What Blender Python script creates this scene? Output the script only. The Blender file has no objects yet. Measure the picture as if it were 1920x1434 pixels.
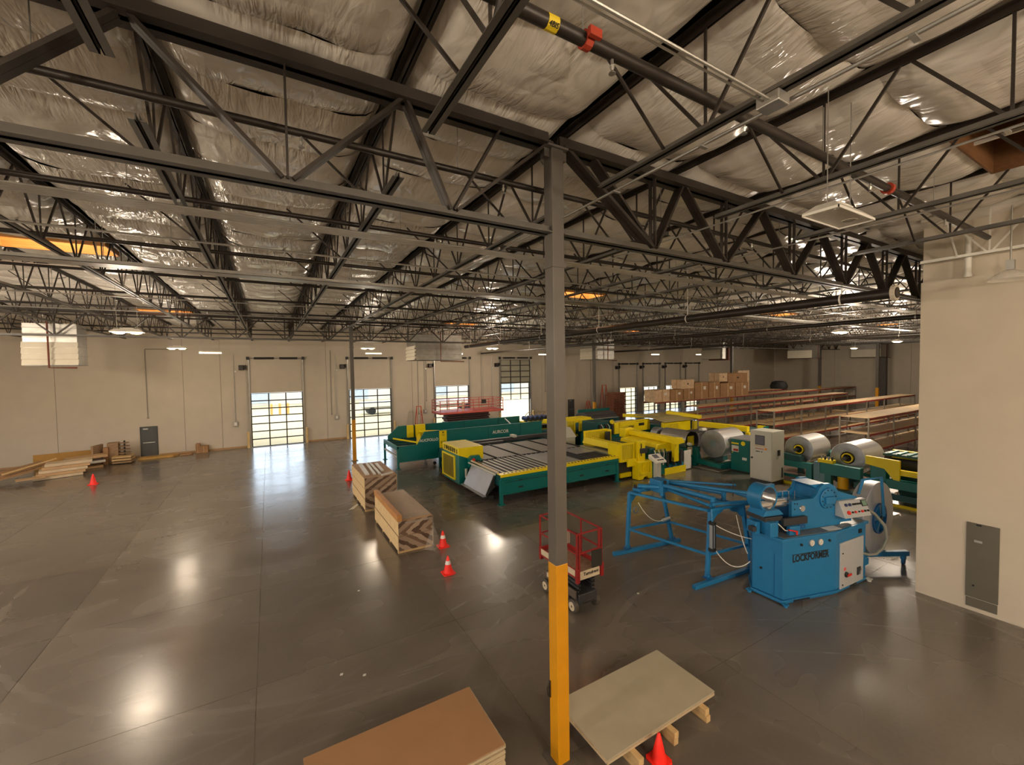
import bpy, math, random
from mathutils import Vector, Matrix
random.seed(11)
SC = bpy.context.scene
COL = SC.collection
PI = math.pi
# ------------------------------------------------------------------ camera
CAM_H = 5.9
F_PX = 784.0
YAW, PITCH, ROLL = 0.52677, -0.03527, -0.01517
_f = Vector((math.sin(YAW)*math.cos(PITCH), math.cos(YAW)*math.cos(PITCH), math.sin(PITCH)))
_r = Vector((math.cos(YAW), -math.sin(YAW), 0)); _u = _r.cross(_f)
RV = math.cos(ROLL)*_r + math.sin(ROLL)*_u
UV = -math.sin(ROLL)*_r + math.cos(ROLL)*_u
cd = bpy.data.cameras.new('camera'); cam = bpy.data.objects.new('camera', cd); COL.objects.link(cam)
cd.sensor_width = 36.0; cd.lens = 36.0*F_PX/1920.0; cd.clip_start = 0.05; cd.clip_end = 500
m = Matrix(((RV.x, UV.x, -_f.x, 0), (RV.y, UV.y, -_f.y, 0), (RV.z, UV.z, -_f.z, CAM_H), (0, 0, 0, 1)))
cam.matrix_world = m
SC.camera = cam
# ------------------------------------------------------------------ world, sun, exposure
w = bpy.data.worlds.new('sky'); SC.world = w; w.use_nodes = True
nt = w.node_tree; bg = nt.nodes['Background']
sky = nt.nodes.new('ShaderNodeTexSky'); sky.sky_type = 'HOSEK_WILKIE'
sky.sun_direction = (0.18, -0.26, 0.95); sky.turbidity = 3.5; sky.ground_albedo = 0.45
hs = nt.nodes.new('ShaderNodeHueSaturation'); hs.inputs['Saturation'].default_value = 0.45
nt.links.new(sky.outputs[0], hs.inputs['Color']); nt.links.new(hs.outputs[0], bg.inputs[0])
bg.inputs[1].default_value = 12.0
vs = SC.view_settings
vs.view_transform = 'Standard'; vs.look = 'None'; vs.gamma = 1.0; vs.use_curve_mapping = False
vs.exposure = 0.9
cy = SC.cycles
cy.use_denoising = True; cy.max_bounces = 7; cy.diffuse_bounces = 4; cy.glossy_bounces = 4
cy.transmission_bounces = 4; cy.transparent_max_bounces = 12; cy.sample_clamp_indirect = 2.0; cy.use_adaptive_sampling = False
cy.caustics_reflective = False; cy.caustics_refractive = False
# ------------------------------------------------------------------ helpers
def lin(c):
    c = c/255.0
    return c/12.92 if c <= .04045 else ((c+.055)/1.055)**2.4
def rgb(t): return (lin(t[0]), lin(t[1]), lin(t[2]), 1)
MATS = {}
def mat(name, col, rough=.5, metal=0.0, var=.10, scale=2.5, bump=0.0, bscale=30, spec=.5, coat=0.0, stretch=None, emit=None, es=0):
    if name in MATS: return MATS[name]
    M = bpy.data.materials.new(name); M.use_nodes = True; n = M.node_tree; b = n.nodes['Principled BSDF']
    b.inputs['Roughness'].default_value = rough; b.inputs['Metallic'].default_value = metal
    b.inputs['Specular IOR Level'].default_value = spec; b.inputs['Coat Weight'].default_value = coat
    c = rgb(col)
    tc = n.nodes.new('ShaderNodeTexCoord'); src = tc.outputs['Object']
    if stretch:
        mp = n.nodes.new('ShaderNodeMapping'); mp.inputs['Scale'].default_value = stretch
        n.links.new(src, mp.inputs[0]); src = mp.outputs[0]
    if var:
        no = n.nodes.new('ShaderNodeTexNoise'); no.inputs['Scale'].default_value = scale; no.inputs['Detail'].default_value = 6
        rp = n.nodes.new('ShaderNodeValToRGB')
        e = rp.color_ramp.elements
        e[0].position = .3; e[1].position = .7
        e[0].color = tuple(max(0, v*(1-var)) for v in c[:3])+(1,); e[1].color = tuple(min(1, v*(1+var)) for v in c[:3])+(1,)
        n.links.new(src, no.inputs['Vector']); n.links.new(no.outputs['Fac'], rp.inputs[0]); n.links.new(rp.outputs[0], b.inputs['Base Color'])
    else:
        b.inputs['Base Color'].default_value = c
    if bump:
        n2 = n.nodes.new('ShaderNodeTexNoise'); n2.inputs['Scale'].default_value = bscale; n2.inputs['Detail'].default_value = 3
        bp = n.nodes.new('ShaderNodeBump'); bp.inputs['Strength'].default_value = bump; bp.inputs['Distance'].default_value = .02
        n.links.new(src, n2.inputs['Vector']); n.links.new(n2.outputs['Fac'], bp.inputs['Height']); n.links.new(bp.outputs[0], b.inputs['Normal'])
    if emit:
        b.inputs['Emission Color'].default_value = rgb(emit); b.inputs['Emission Strength'].default_value = es
    MATS[name] = M
    return M
class MB:
    def __init__(s): s.v = []; s.f = []
    def add(s, vs, fs):
        o = len(s.v); s.v += [Vector(v) for v in vs]; s.f += [tuple(i+o for i in f) for f in fs]; return s
    def box(s, x0, x1, y0, y1, z0, z1):
        if x0 > x1: x0, x1 = x1, x0
        if y0 > y1: y0, y1 = y1, y0
        if z0 > z1: z0, z1 = z1, z0
        return s.add([(x0,y0,z0),(x1,y0,z0),(x1,y1,z0),(x0,y1,z0),(x0,y0,z1),(x1,y0,z1),(x1,y1,z1),(x0,y1,z1)],
                     [(0,3,2,1),(4,5,6,7),(0,1,5,4),(1,2,6,5),(2,3,7,6),(3,0,4,7)])
    def beam(s, p, q, w, h=None, up=(0,0,1)):
        p = Vector(p); q = Vector(q); d = (q-p).normalized(); up = Vector(up)
        if abs(d.dot(up)) > .99: up = Vector((1,0,0)) if abs(d.x) < .9 else Vector((0,1,0))
        a = d.cross(up).normalized(); b = a.cross(d)
        h = w if h is None else h
        a *= w/2; b *= h/2
        return s.add([p-a-b, p+a-b, p+a+b, p-a+b, q-a-b, q+a-b, q+a+b, q-a+b],
                     [(0,3,2,1),(4,5,6,7),(0,1,5,4),(1,2,6,5),(2,3,7,6),(3,0,4,7)])
    def tube(s, p, q, r, n=10, r2=None, caps=True):
        p = Vector(p); q = Vector(q); d = (q-p).normalized()
        up = Vector((0,0,1)) if abs(d.z) < .9 else Vector((1,0,0))
        a = d.cross(up).normalized(); b = a.cross(d); r2 = r if r2 is None else r2
        vs = []
        for i in range(n):
            t = 2*PI*i/n; o = a*math.cos(t)+b*math.sin(t); vs += [p+o*r, q+o*r2]
        fs = [(2*i, 2*((i+1) % n), 2*((i+1) % n)+1, 2*i+1) for i in range(n)]
        if caps: fs += [tuple(2*i for i in range(n))[::-1], tuple(2*i+1 for i in range(n))]
        return s.add(vs, fs)
    def path(s, pts, r, n=8):
        pts = [Vector(p) for p in pts]; vs = []; fs = []
        pa = None
        for k, p in enumerate(pts):
            d = (pts[min(k+1, len(pts)-1)]-pts[max(k-1, 0)]).normalized()
            if pa is None:
                up = Vector((0,0,1)) if abs(d.z) < .9 else Vector((1,0,0)); a = d.cross(up).normalized()
            else:
                a = (pa-d*pa.dot(d)).normalized()
            pa = a; b = a.cross(d)
            for i in range(n):
                t = 2*PI*i/n; vs.append(p+(a*math.cos(t)+b*math.sin(t))*r)
        for k in range(len(pts)-1):
            for i in range(n):
                j = (i+1) % n; fs.append((k*n+i, k*n+j, k*n+n+j, k*n+n+i))
        fs += [tuple(range(n))[::-1], tuple((len(pts)-1)*n+i for i in range(n))]
        return s.add(vs, fs)
    def prism(s, poly, axis, lo, hi):
        n = len(poly)
        def P(a, b, c): return {'z': (a, b, c), 'y': (a, c, b), 'x': (c, a, b)}[axis]
        vs = [P(a, b, lo) for a, b in poly]+[P(a, b, hi) for a, b in poly]
        fs = [tuple(range(n))[::-1], tuple(range(n, 2*n))]+[(i, (i+1) % n, n+(i+1) % n, n+i) for i in range(n)]
        return s.add(vs, fs)
    def lathe(s, c, axis, prof, n=24, a0=0, a1=2*PI):
        c = Vector(c); d = Vector(axis).normalized()
        up = Vector((0,0,1)) if abs(d.z) < .9 else Vector((1,0,0))
        a = d.cross(up).normalized(); b = a.cross(d); full = abs(a1-a0-2*PI) < 1e-6
        k = n if full else n+1; vs = []; fs = []; m = len(prof)
        for i in range(k):
            t = a0+(a1-a0)*i/n; o = a*math.cos(t)+b*math.sin(t)
            vs += [c+d*h+o*r for r, h in prof]
        for i in range(n):
            j = (i+1) % k
            for q in range(m-1): fs.append((i*m+q, j*m+q, j*m+q+1, i*m+q+1))
        return s.add(vs, fs)
    def bounds(s):
        return Vector([min(v[i] for v in s.v) for i in range(3)]), Vector([max(v[i] for v in s.v) for i in range(3)])
WL = {}
def mesh_of(mb, name, off=Vector((0,0,0)), smooth=False):
    me = bpy.data.meshes.new(name); me.from_pydata([tuple(v-off) for v in mb.v], [], mb.f)
    me.update()
    import bmesh
    bm = bmesh.new(); bm.from_mesh(me); bmesh.ops.recalc_face_normals(bm, faces=bm.faces); bm.to_mesh(me); bm.free()
    if smooth:
        me.shade_smooth(); me.set_sharp_from_angle(angle=math.radians(40))
    return me
def thing(name, label, cat, loc=(0,0,0), group=None):
    o = bpy.data.objects.new(name, None); COL.objects.link(o); o.location = loc; WL[o] = Vector(loc)
    o.empty_display_size = .2
    o['label'] = label; o['category'] = cat
    if group: o['group'] = group
    return o
def struct(name, loc=(0,0,0)):
    o = bpy.data.objects.new(name, None); COL.objects.link(o); o.location = loc; WL[o] = Vector(loc); o['kind'] = 'structure'
    return o
def part(name, mb, m, parent, smooth=False, bev=0, label=None, kind=None):
    off = WL[parent]
    me = mesh_of(mb, name, off, smooth); me.materials.append(m)
    o = bpy.data.objects.new(name, me); COL.objects.link(o); o.parent = parent; WL[o] = off
    if bev:
        bv = o.modifiers.new('bevel', 'BEVEL'); bv.width = bev; bv.segments = 2; bv.limit_method = 'ANGLE'
    if label: o['label'] = label
    if kind: o['kind'] = kind
    return o
def single(name, mb, m, label=None, cat=None, group=None, smooth=False, bev=0, kind=None):
    lo, hi = mb.bounds(); off = Vector(((lo.x+hi.x)/2, (lo.y+hi.y)/2, lo.z))
    me = mesh_of(mb, name, off, smooth); me.materials.append(m)
    o = bpy.data.objects.new(name, me); COL.objects.link(o); o.location = off; WL[o] = off
    if bev:
        bv = o.modifiers.new('bevel', 'BEVEL'); bv.width = bev; bv.segments = 2; bv.limit_method = 'ANGLE'
    if label: o['label'] = label
    if cat: o['category'] = cat
    if group: o['group'] = group
    if kind: o['kind'] = kind
    return o
def inst(name, me, parent, loc, rz=0, scale=None):
    o = bpy.data.objects.new(name, me); COL.objects.link(o)
    if parent: o.parent = parent; o.location = Vector(loc)-WL[parent]
    else: o.location = loc
    o.rotation_euler.z = rz
    if scale: o.scale = scale
    WL[o] = Vector(loc)
    return o
def dup(root, loc, rz=0, label=None, group=None):
    r = root.copy(); COL.objects.link(r); r.location = loc; r.rotation_euler.z = rz; WL[r] = Vector(loc)
    if label: r['label'] = label
    if group: r['group'] = group
    for ch in list(root.children):
        c = ch.copy(); COL.objects.link(c); c.parent = r
        for g in list(ch.children):
            d = g.copy(); COL.objects.link(d); d.parent = c
    return r
def arc(cx, cy, r, a0, a1, n): return [(cx+r*math.cos(a0+(a1-a0)*i/n), cy+r*math.sin(a0+(a1-a0)*i/n)) for i in range(n+1)]
def text_obj(name, s, m, parent, loc, size, rot, depth=.004, label=None, sx=1.0, bold=.02):
    cu = bpy.data.curves.new(name, 'FONT'); cu.body = s; cu.size = size; cu.extrude = depth; cu.align_x = 'CENTER'; cu.align_y = 'CENTER'
    cu.resolution_u = 3; cu.offset = size*bold
    tmp = bpy.data.objects.new(name+'_tmp', cu)
    me = bpy.data.meshes.new_from_object(tmp); bpy.data.objects.remove(tmp); bpy.data.curves.remove(cu)
    me.name = name; me.materials.clear(); me.materials.append(m)
    o = bpy.data.objects.new(name, me); COL.objects.link(o)
    o.parent = parent; o.location = Vector(loc)-WL[parent]; o.rotation_euler = rot; o.scale.x = sx; WL[o] = Vector(loc)
    if label: o['label'] = label
    return o
ROT_NY = (PI/2, 0, 0)           # text facing -Y
ROT_NX = (PI/2, 0, -PI/2)       # text facing -X
# ------------------------------------------------------------------ materials of the shell
def nodes_of(name):
    M = bpy.data.materials.new(name); M.use_nodes = True; MATS[name] = M
    return M, M.node_tree, M.node_tree.nodes['Principled BSDF']
def N(n, t, **k):
    x = n.nodes.new(t)
    for a, b in k.items():
        if a.startswith('i_'): x.inputs[int(a[2:])].default_value = b
        else: setattr(x, a, b)
    return x
def math_node(n, op, a, b=None, c=None):
    x = n.nodes.new('ShaderNodeMath'); x.operation = op
    for i, v in enumerate((a, b, c)):
        if v is None: continue
        if isinstance(v, (int, float)): x.inputs[i].default_value = v
        else: n.links.new(v, x.inputs[i])
    return x.outputs[0]
def floor_mat():
    M, n, b = nodes_of('polished_concrete')
    ge = N(n, 'ShaderNodeNewGeometry'); pos = ge.outputs['Position']
    oi = N(n, 'ShaderNodeObjectInfo')
    def noise(scale, det=6, st=None, rough=.55):
        x = N(n, 'ShaderNodeTexNoise'); x.inputs['Scale'].default_value = scale; x.inputs['Detail'].default_value = det; x.inputs['Roughness'].default_value = rough
        if st:
            mp = N(n, 'ShaderNodeMapping'); mp.inputs['Scale'].default_value = st; n.links.new(pos, mp.inputs[0]); n.links.new(mp.outputs[0], x.inputs['Vector'])
        else: n.links.new(pos, x.inputs['Vector'])
        return x.outputs['Fac']
    n1 = noise(.28, 2); n2 = noise(.9, 1, (.5, 1.2, 1), .5); n3 = noise(14, 4)
    v = math_node(n, 'MULTIPLY_ADD', n1, .9, math_node(n, 'MULTIPLY_ADD', n2, .3, math_node(n, 'MULTIPLY', n3, .2)))
    v = math_node(n, 'MULTIPLY_ADD', oi.outputs['Random'], .18, v)
    sp0 = N(n, 'ShaderNodeSeparateXYZ'); n.links.new(pos, sp0.inputs[0])
    v = math_node(n, 'SUBTRACT', v, math_node(n, 'MULTIPLY', math_node(n, 'LESS_THAN', sp0.outputs[0], -4.36), .2))
    v = math_node(n, 'MULTIPLY', v, .68)
    # tyre marks: thin curved tracks
    sep = N(n, 'ShaderNodeSeparateXYZ'); n.links.new(pos, sep.inputs[0]); X, Y = sep.outputs[0], sep.outputs[1]
    msk = noise(.22, 2)
    tot = None
    for cx, cyy, r, wd, s in [(9.3, 2.5, 5.2, .10, .8), (9.3, 2.5, 5.75, .07, .6), (2.5, 16.5, 8.5, .10, .7), (2.5, 16.5, 8.95, .07, .6), (13, -3, 13.6, .09, .7), (13, -3, 14.3, .06, .6),
                              (-2.2, 25.5, 4.2, .10, .9), (-2.2, 25.5, 5.0, .08, .8), (2, 40, 15.5, .10, .8), (2, 40, 16.4, .09, .7), (-6, 6, 20, .11, .8), (-6, 6, 20.7, .08, .7),
                              (22, 30, 20.0, .10, .7), (22, 30, 20.7, .08, .6), (30, 12, 24.5, .11, .6), (30, 12, 25.2, .08, .6), (4, -40, 63.5, .16, .8), (4, -40, 64.6, .12, .8), (14, -20, 46.5, .12, .7), (14, -20, 31.2, .09, .55), (0, -9, 16.2, .05, .6), (0.5, -9, 17, .05, .5)]:
        dx = math_node(n, 'SUBTRACT', X, cx); dy = math_node(n, 'SUBTRACT', Y, cyy)
        d = math_node(n, 'SQRT', math_node(n, 'ADD', math_node(n, 'MULTIPLY', dx, dx), math_node(n, 'MULTIPLY', dy, dy)))
        a = math_node(n, 'ABSOLUTE', math_node(n, 'SUBTRACT', d, r))
        mr = N(n, 'ShaderNodeMapRange'); n.links.new(a, mr.inputs[0]); mr.inputs[1].default_value = 0; mr.inputs[2].default_value = wd; mr.inputs[3].default_value = s; mr.inputs[4].default_value = 0
        tot = mr.outputs[0] if tot is None else math_node(n, 'MAXIMUM', tot, mr.outputs[0])
    mm = N(n, 'ShaderNodeMapRange'); n.links.new(msk, mm.inputs[0]); mm.inputs[1].default_value = .3; mm.inputs[2].default_value = .75
    tyre = math_node(n, 'MULTIPLY', tot, math_node(n, 'MULTIPLY', mm.outputs[0], math_node(n, 'MULTIPLY_ADD', n2, .5, .25)))
    rp = N(n, 'ShaderNodeValToRGB'); e = rp.color_ramp.elements
    e[0].position = .25; e[1].position = .9; e[0].color = rgb((82, 76, 70)); e[1].color = rgb((126, 117, 106))
    n.links.new(v, rp.inputs[0])
    mx = N(n, 'ShaderNodeMix', data_type='RGBA'); n.links.new(math_node(n, 'MULTIPLY', tyre, .6), mx.inputs[0]); n.links.new(rp.outputs[0], mx.inputs[6]); mx.inputs[7].default_value = rgb((160, 152, 142))
    n.links.new(mx.outputs[2], b.inputs['Base Color'])
    rr = N(n, 'ShaderNodeMapRange'); n.links.new(math_node(n, 'MULTIPLY_ADD', n2, .5, math_node(n, 'MULTIPLY', n1, .5)), rr.inputs[0])
    rr.inputs[1].default_value = .3; rr.inputs[2].default_value = .7; rr.inputs[3].default_value = .17; rr.inputs[4].default_value = .34
    n.links.new(math_node(n, 'MULTIPLY_ADD', tyre, .15, rr.outputs[0]), b.inputs['Roughness'])
    b.inputs['Specular IOR Level'].default_value = .6; b.inputs['Coat Weight'].default_value = .35; b.inputs['Coat Roughness'].default_value = .17
    return M
def foil_mat():
    M, n, b = nodes_of('vinyl_faced_insulation')
    ge = N(n, 'ShaderNodeNewGeometry'); pos = ge.outputs['Position']
    a = N(n, 'ShaderNodeTexNoise'); a.inputs['Scale'].default_value = 1.1; a.inputs['Detail'].default_value = 4; n.links.new(pos, a.inputs['Vector'])
    rp = N(n, 'ShaderNodeValToRGB'); e = rp.color_ramp.elements; e[0].position = .3; e[1].position = .7
    e[0].color = rgb((218, 211, 200)); e[1].color = rgb((238, 232, 222)); n.links.new(a.outputs['Fac'], rp.inputs[0]); n.links.new(rp.outputs[0], b.inputs['Base Color'])
    b.inputs['Roughness'].default_value = .17; b.inputs['Specular IOR Level'].default_value = .85
    def wr(scale, st, dist, det):
        mp = N(n, 'ShaderNodeMapping'); mp.inputs['Scale'].default_value = st; n.links.new(pos, mp.inputs[0])
        c = N(n, 'ShaderNodeTexNoise'); c.inputs['Scale'].default_value = scale; c.inputs['Detail'].default_value = det; c.inputs['Distortion'].default_value = dist; n.links.new(mp.outputs[0], c.inputs['Vector'])
        return c.outputs['Fac']
    big = wr(2.2, (1.0, .55, 1), .8, 2)
    rid = math_node(n, 'ABSOLUTE', math_node(n, 'SUBTRACT', wr(3.2, (1.5, .5, 1), 1.3, 3), .5))
    msk = N(n, 'ShaderNodeMapRange'); n.links.new(wr(.8, (1, 1, 1), .4, 1), msk.inputs[0]); msk.inputs[1].default_value = .36; msk.inputs[2].default_value = .62
    sy = N(n, 'ShaderNodeSeparateXYZ'); n.links.new(pos, sy.inputs[0])
    fr = math_node(n, 'FRACT', math_node(n, 'MULTIPLY', math_node(n, 'SUBTRACT', sy.outputs[1], 14.75), 1/1.25))
    ed = N(n, 'ShaderNodeMapRange'); n.links.new(math_node(n, 'ABSOLUTE', math_node(n, 'SUBTRACT', fr, .5)), ed.inputs[0]); ed.inputs[1].default_value = .12; ed.inputs[2].default_value = .46
    pl = wr(2.6, (4.2, .7, 1), .9, 2)
    pm = math_node(n, 'MULTIPLY', math_node(n, 'MULTIPLY', pl, ed.outputs[0]), msk.outputs[0])
    h = math_node(n, 'MULTIPLY_ADD', math_node(n, 'MULTIPLY', rid, msk.outputs[0]), -.5, math_node(n, 'MULTIPLY_ADD', pm, 1.3, math_node(n, 'MULTIPLY', big, .7)))
    bp = N(n, 'ShaderNodeBump'); bp.inputs['Strength'].default_value = .6; bp.inputs['Distance'].default_value = .12
    n.links.new(h, bp.inputs['Height']); n.links.new(bp.outputs[0], b.inputs['Normal'])
    return M
def glass_mat():
    M = bpy.data.materials.new('clear_glass'); M.use_nodes = True; n = M.node_tree; n.nodes.clear(); MATS['clear_glass'] = M
    o = N(n, 'ShaderNodeOutputMaterial'); t = N(n, 'ShaderNodeBsdfTransparent'); g = N(n, 'ShaderNodeBsdfGlossy'); g.inputs['Roughness'].default_value = .02
    t.inputs[0].default_value = (.93, .95, .94, 1)
    x = N(n, 'ShaderNodeMixShader'); x.inputs[0].default_value = .07; n.links.new(t.outputs[0], x.inputs[1]); n.links.new(g.outputs[0], x.inputs[2]); n.links.new(x.outputs[0], o.inputs[0])
    return M
def plastic_film(name, tr, col):
    M = bpy.data.materials.new(name); M.use_nodes = True; n = M.node_tree; n.nodes.clear(); MATS[name] = M
    o = N(n, 'ShaderNodeOutputMaterial'); t = N(n, 'ShaderNodeBsdfTransparent'); p = N(n, 'ShaderNodeBsdfPrincipled'); p.inputs['Base Color'].default_value = rgb(col); p.inputs['Roughness'].default_value = .2
    x = N(n, 'ShaderNodeMixShader'); x.inputs[0].default_value = 1-tr; n.links.new(t.outputs[0], x.inputs[1]); n.links.new(p.outputs[0], x.inputs[2]); n.links.new(x.outputs[0], o.inputs[0])
    tc = N(n, 'ShaderNodeTexCoord'); z = N(n, 'ShaderNodeTexNoise'); z.inputs['Scale'].default_value = 9; z.inputs['Distortion'].default_value = 2; bp = N(n, 'ShaderNodeBump'); bp.inputs['Strength'].default_value = .6; bp.inputs['Distance'].default_value = .05
    n.links.new(tc.outputs['Object'], z.inputs['Vector']); n.links.new(z.outputs['Fac'], bp.inputs['Height']); n.links.new(bp.outputs[0], p.inputs['Normal'])
    return M
M_FLOOR = floor_mat(); M_FOIL = foil_mat(); M_GLASS = glass_mat()
M_WALL = mat('painted_concrete', (198, 187, 169), .75, var=.035, scale=1.2, bump=.08, bscale=25)
M_JOINT = mat('joint_sealant', (150, 138, 120), .8)
M_STEEL = mat('dark_primer_steel', (52, 45, 39), .5, .25, var=.2, scale=3)
M_STEEL2 = mat('grey_primer_steel', (88, 84, 78), .5, .2, var=.12, scale=3)
M_COLGREY = mat('grey_painted_column', (90, 85, 79), .45, .1, var=.08)
M_YPAINT = mat('safety_yellow_paint', (206, 142, 10), .42, var=.06)
M_PIPE = mat('dark_pipe', (46, 40, 35), .42, .3, var=.2)
M_GALV = mat('galvanised_steel', (168, 165, 158), .38, .75, var=.12, scale=5)
M_WHITE = mat('white_enamel', (226, 222, 212), .35, var=.03)
M_BLACK = mat('black_rubber', (26, 25, 24), .7, var=.15)
M_DARK = mat('dark_roof_deck', (36, 31, 27), .9)
M_DOOR = mat('dark_grey_door_paint', (70, 72, 70), .5, var=.05)
M_FRAME = mat('dark_aluminium_frame', (58, 54, 50), .45, .5, var=.05)
M_PLY = mat('plywood', (196, 138, 72), .6, var=.2, scale=2, stretch=(1, 6, 12))
M_CARD = mat('cardboard', (158, 120, 82), .85, var=.12, scale=3)
M_CARD2 = mat('pale_cardboard', (186, 152, 112), .85, var=.12, scale=3)
M_WOOD = mat('raw_pine', (205, 172, 122), .65, var=.16, scale=3, stretch=(8, 1, 8))
M_WOODG = mat('weathered_wood', (150, 122, 92), .75, var=.25, scale=3, stretch=(2, 2, 9))
# ------------------------------------------------------------------ floor: slabs with recessed saw-cut joints
XJ = [3.62+3.99*k for k in range(-6, 8)]; YJ = [4.93+4.1*k for k in range(-4, 9)]
WY = 38.4; XL, XR, YB, ROOF = -20.3, 73.2, -11.4, 9.75
floor = struct('floor')
slab_bed = MB().box(XL-.5, XR+.5, YB-.5, WY+.3, -.4, -.008)
part('slab_bed', slab_bed, M_JOINT, floor)
sm = mesh_of(MB().box(-1.989, 1.989, -2.045, 2.045, -.012, 0), 'slab'); sm.materials.append(M_FLOOR)
sm_end = None
for i in range(len(XJ)-1):
    for j in range(len(YJ)-1):
        y1 = min(YJ[j+1], WY)
        sc = (y1-YJ[j]-.008)/4.092
        inst('slab', sm, floor, ((XJ[i]+XJ[i+1])/2, (YJ[j]+y1)/2, 0), 0, (1, sc, 1))
part('slab', MB().box(XJ[-1]+.004, XR, YJ[0], WY, -.018, 0), M_FLOOR, floor)
# ------------------------------------------------------------------ walls
DOORS = [(-1.25, 2.35), (5.98, 9.55), (13.78, 17.30), (20.94, 24.55)]
DOCKS = [(37.85, 40.8), (42.08, 44.98), (46.32, 49.2), (50.5, 53.2)]
MAN = [(-7.92, -6.95), (29.75, 30.65)]
def panel_mb(a, b, z1, op):
    mb = MB(); x = a
    for (o0, o1, h) in sorted(op):
        if o0 > x: mb.box(x, o0, WY, WY+.22, 0, z1)
        mb.box(o0, o1, WY, WY+.22, h, z1); x = o1
    if x < b: mb.box(x, b, WY, WY+.22, 0, z1)
    return mb
OPEN = [(a, b, 4.22) for a, b in DOORS]+[(a, b, 3.15) for a, b in DOCKS]+[(a, b, 2.14) for a, b in MAN]
wf = struct('wall_far')
WJ = [XL, -12.02, -5.4, -3.15, 4.2, 11.55, 18.9, 26.15, 32.6, 36.6, 41.45, 45.65, 49.85, 54.2, 61.5, XR]
for a, b in zip(WJ[:-1], WJ[1:]):
    part('wall_panel', panel_mb(a+.012, b-.012, ROOF, [o for o in OPEN if o[0] >= a and o[1] <= b]), M_WALL, wf)
part('joint_backing', panel_mb(XL, XR, ROOF, OPEN), M_JOINT, wf).location.y = .03
wr = struct('wall_right')
for k in range(4):
    y0 = 3.95+k*8.62; part('wall_panel', MB().box(XR, XR+.22, y0+.012, y0+8.6, 0, ROOF), M_WALL, wr)
part('joint_backing', MB().box(XR+.04, XR+.2, 3.95, WY, 0, ROOF), M_JOINT, wr)
wo = struct('wall_office')
part('wall_face', MB().box(14.2, 14.45, YB, 3.95, 0, 7.86), M_WALL, wo)
part('wall_upper', MB().box(14.32, 14.45, YB, 3.95, 7.86, ROOF), M_WALL, wo)
part('wall_return', MB().box(14.45, XR, 3.75, 3.95, 0, ROOF), M_WALL, wo)
# door openings in the unseen left wall are added to let daylight in
wl = struct('wall_left')
LDO = [(-7.5, -3.9), (.5, 4.1), (8.5, 12.1), (16.5, 20.1), (24.5, 28.1)]
y = YB
mbw = MB()
for a, b in LDO:
    mbw.box(XL-.22, XL, y, a, 0, ROOF); mbw.box(XL-.22, XL, a, b, 4.3, ROOF); y = b
mbw.box(XL-.22, XL, y, WY+.22, 0, ROOF)
part('wall_panel', mbw, M_WALL, wl)
wb = struct('wall_rear')
part('wall_panel', MB().box(XL, 14.4, YB-.22, YB, 0, ROOF), M_WALL, wb)
for k, (a, b) in enumerate([(-20.3, -8), (-6.9, -1.3), (2.4, 5.9), (9.6, 13.7), (17.4, 20.9), (24.6, 29.7), (30.7, 37.8), (53.3, 73)]):
    part('base_strip', MB().box(a, b, WY-.02, WY, 0, .14), mat('tan_base_strip', (170, 135, 96), .7), struct('baseboard_far') if k == 0 else bpy.data.objects['baseboard_far'])
# daylight portals (sampling guides only) in every wall opening
def portal(loc, sx, sy, rot):
    l = bpy.data.lights.new('daylight_portal', 'AREA'); l.shape = 'RECTANGLE'; l.size = sx; l.size_y = sy; l.cycles.is_portal = True
    p = bpy.data.objects.new('daylight_portal', l); COL.objects.link(p); p.location = loc; p.rotation_euler = rot
for a, b in DOORS: portal(((a+b)/2, WY+.2, 2.1), b-a, 4.2, (-PI/2, 0, 0))
portal((45.5, WY+.2, 1.55), 16, 3.1, (-PI/2, 0, 0))
for a, b in LDO: portal((XL-.1, (a+b)/2, 2.15), b-a, 4.3, (PI/2, 0, -PI/2))
# ------------------------------------------------------------------ outdoors
M_GROUND = mat('pale_dirt_and_concrete', (226, 200, 150), .9, var=.15, scale=.08)
o = single('yard', MB().box(-120, 190, WY+.3, 160, -.3, -.03), M_GROUND, kind='structure')
o = single('yard_side', MB().box(-160, XL-.3, -90, WY+.3, -.3, -.03), M_GROUND, kind='structure')
M_BLOCK = mat('pale_block_wall', (206, 196, 184), .9, var=.08, scale=.5)
M_TAN = mat('tan_stucco', (214, 176, 120), .9, var=.05)
bt = thing('warehouse_building', 'long pale building across the yard seen through the glass doors', 'building', (10, 84, 0))
part('wall', MB().box(-70, 120, 84, 100, 0, 5.2), M_BLOCK, bt)
part('parapet', MB().box(-70, 120, 83.8, 84.1, 5.2, 6.0), M_TAN, bt)
for k in range(14):
    x = -36+k*8.2
    part('dock_bay', MB().box(x, x+3.4, 83.9, 84.05, .4, 3.6), mat('pale_blue_grey', (176, 184, 190), .8), bt)
for k, x in enumerate((.2, 1.2, 2.2)):
    single('orange_bollard', MB().tube((x, 66, -.03), (x, 66, 1.4), .16, 10).tube((x, 66, 1.4), (x, 66, 1.48), .16, 10, .08), mat('orange_paint', (232, 164, 84), .6),
           ['leftmost', 'middle', 'rightmost'][k]+' of three orange posts standing outside the first glass door', 'post', 'orange posts outside')
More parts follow.
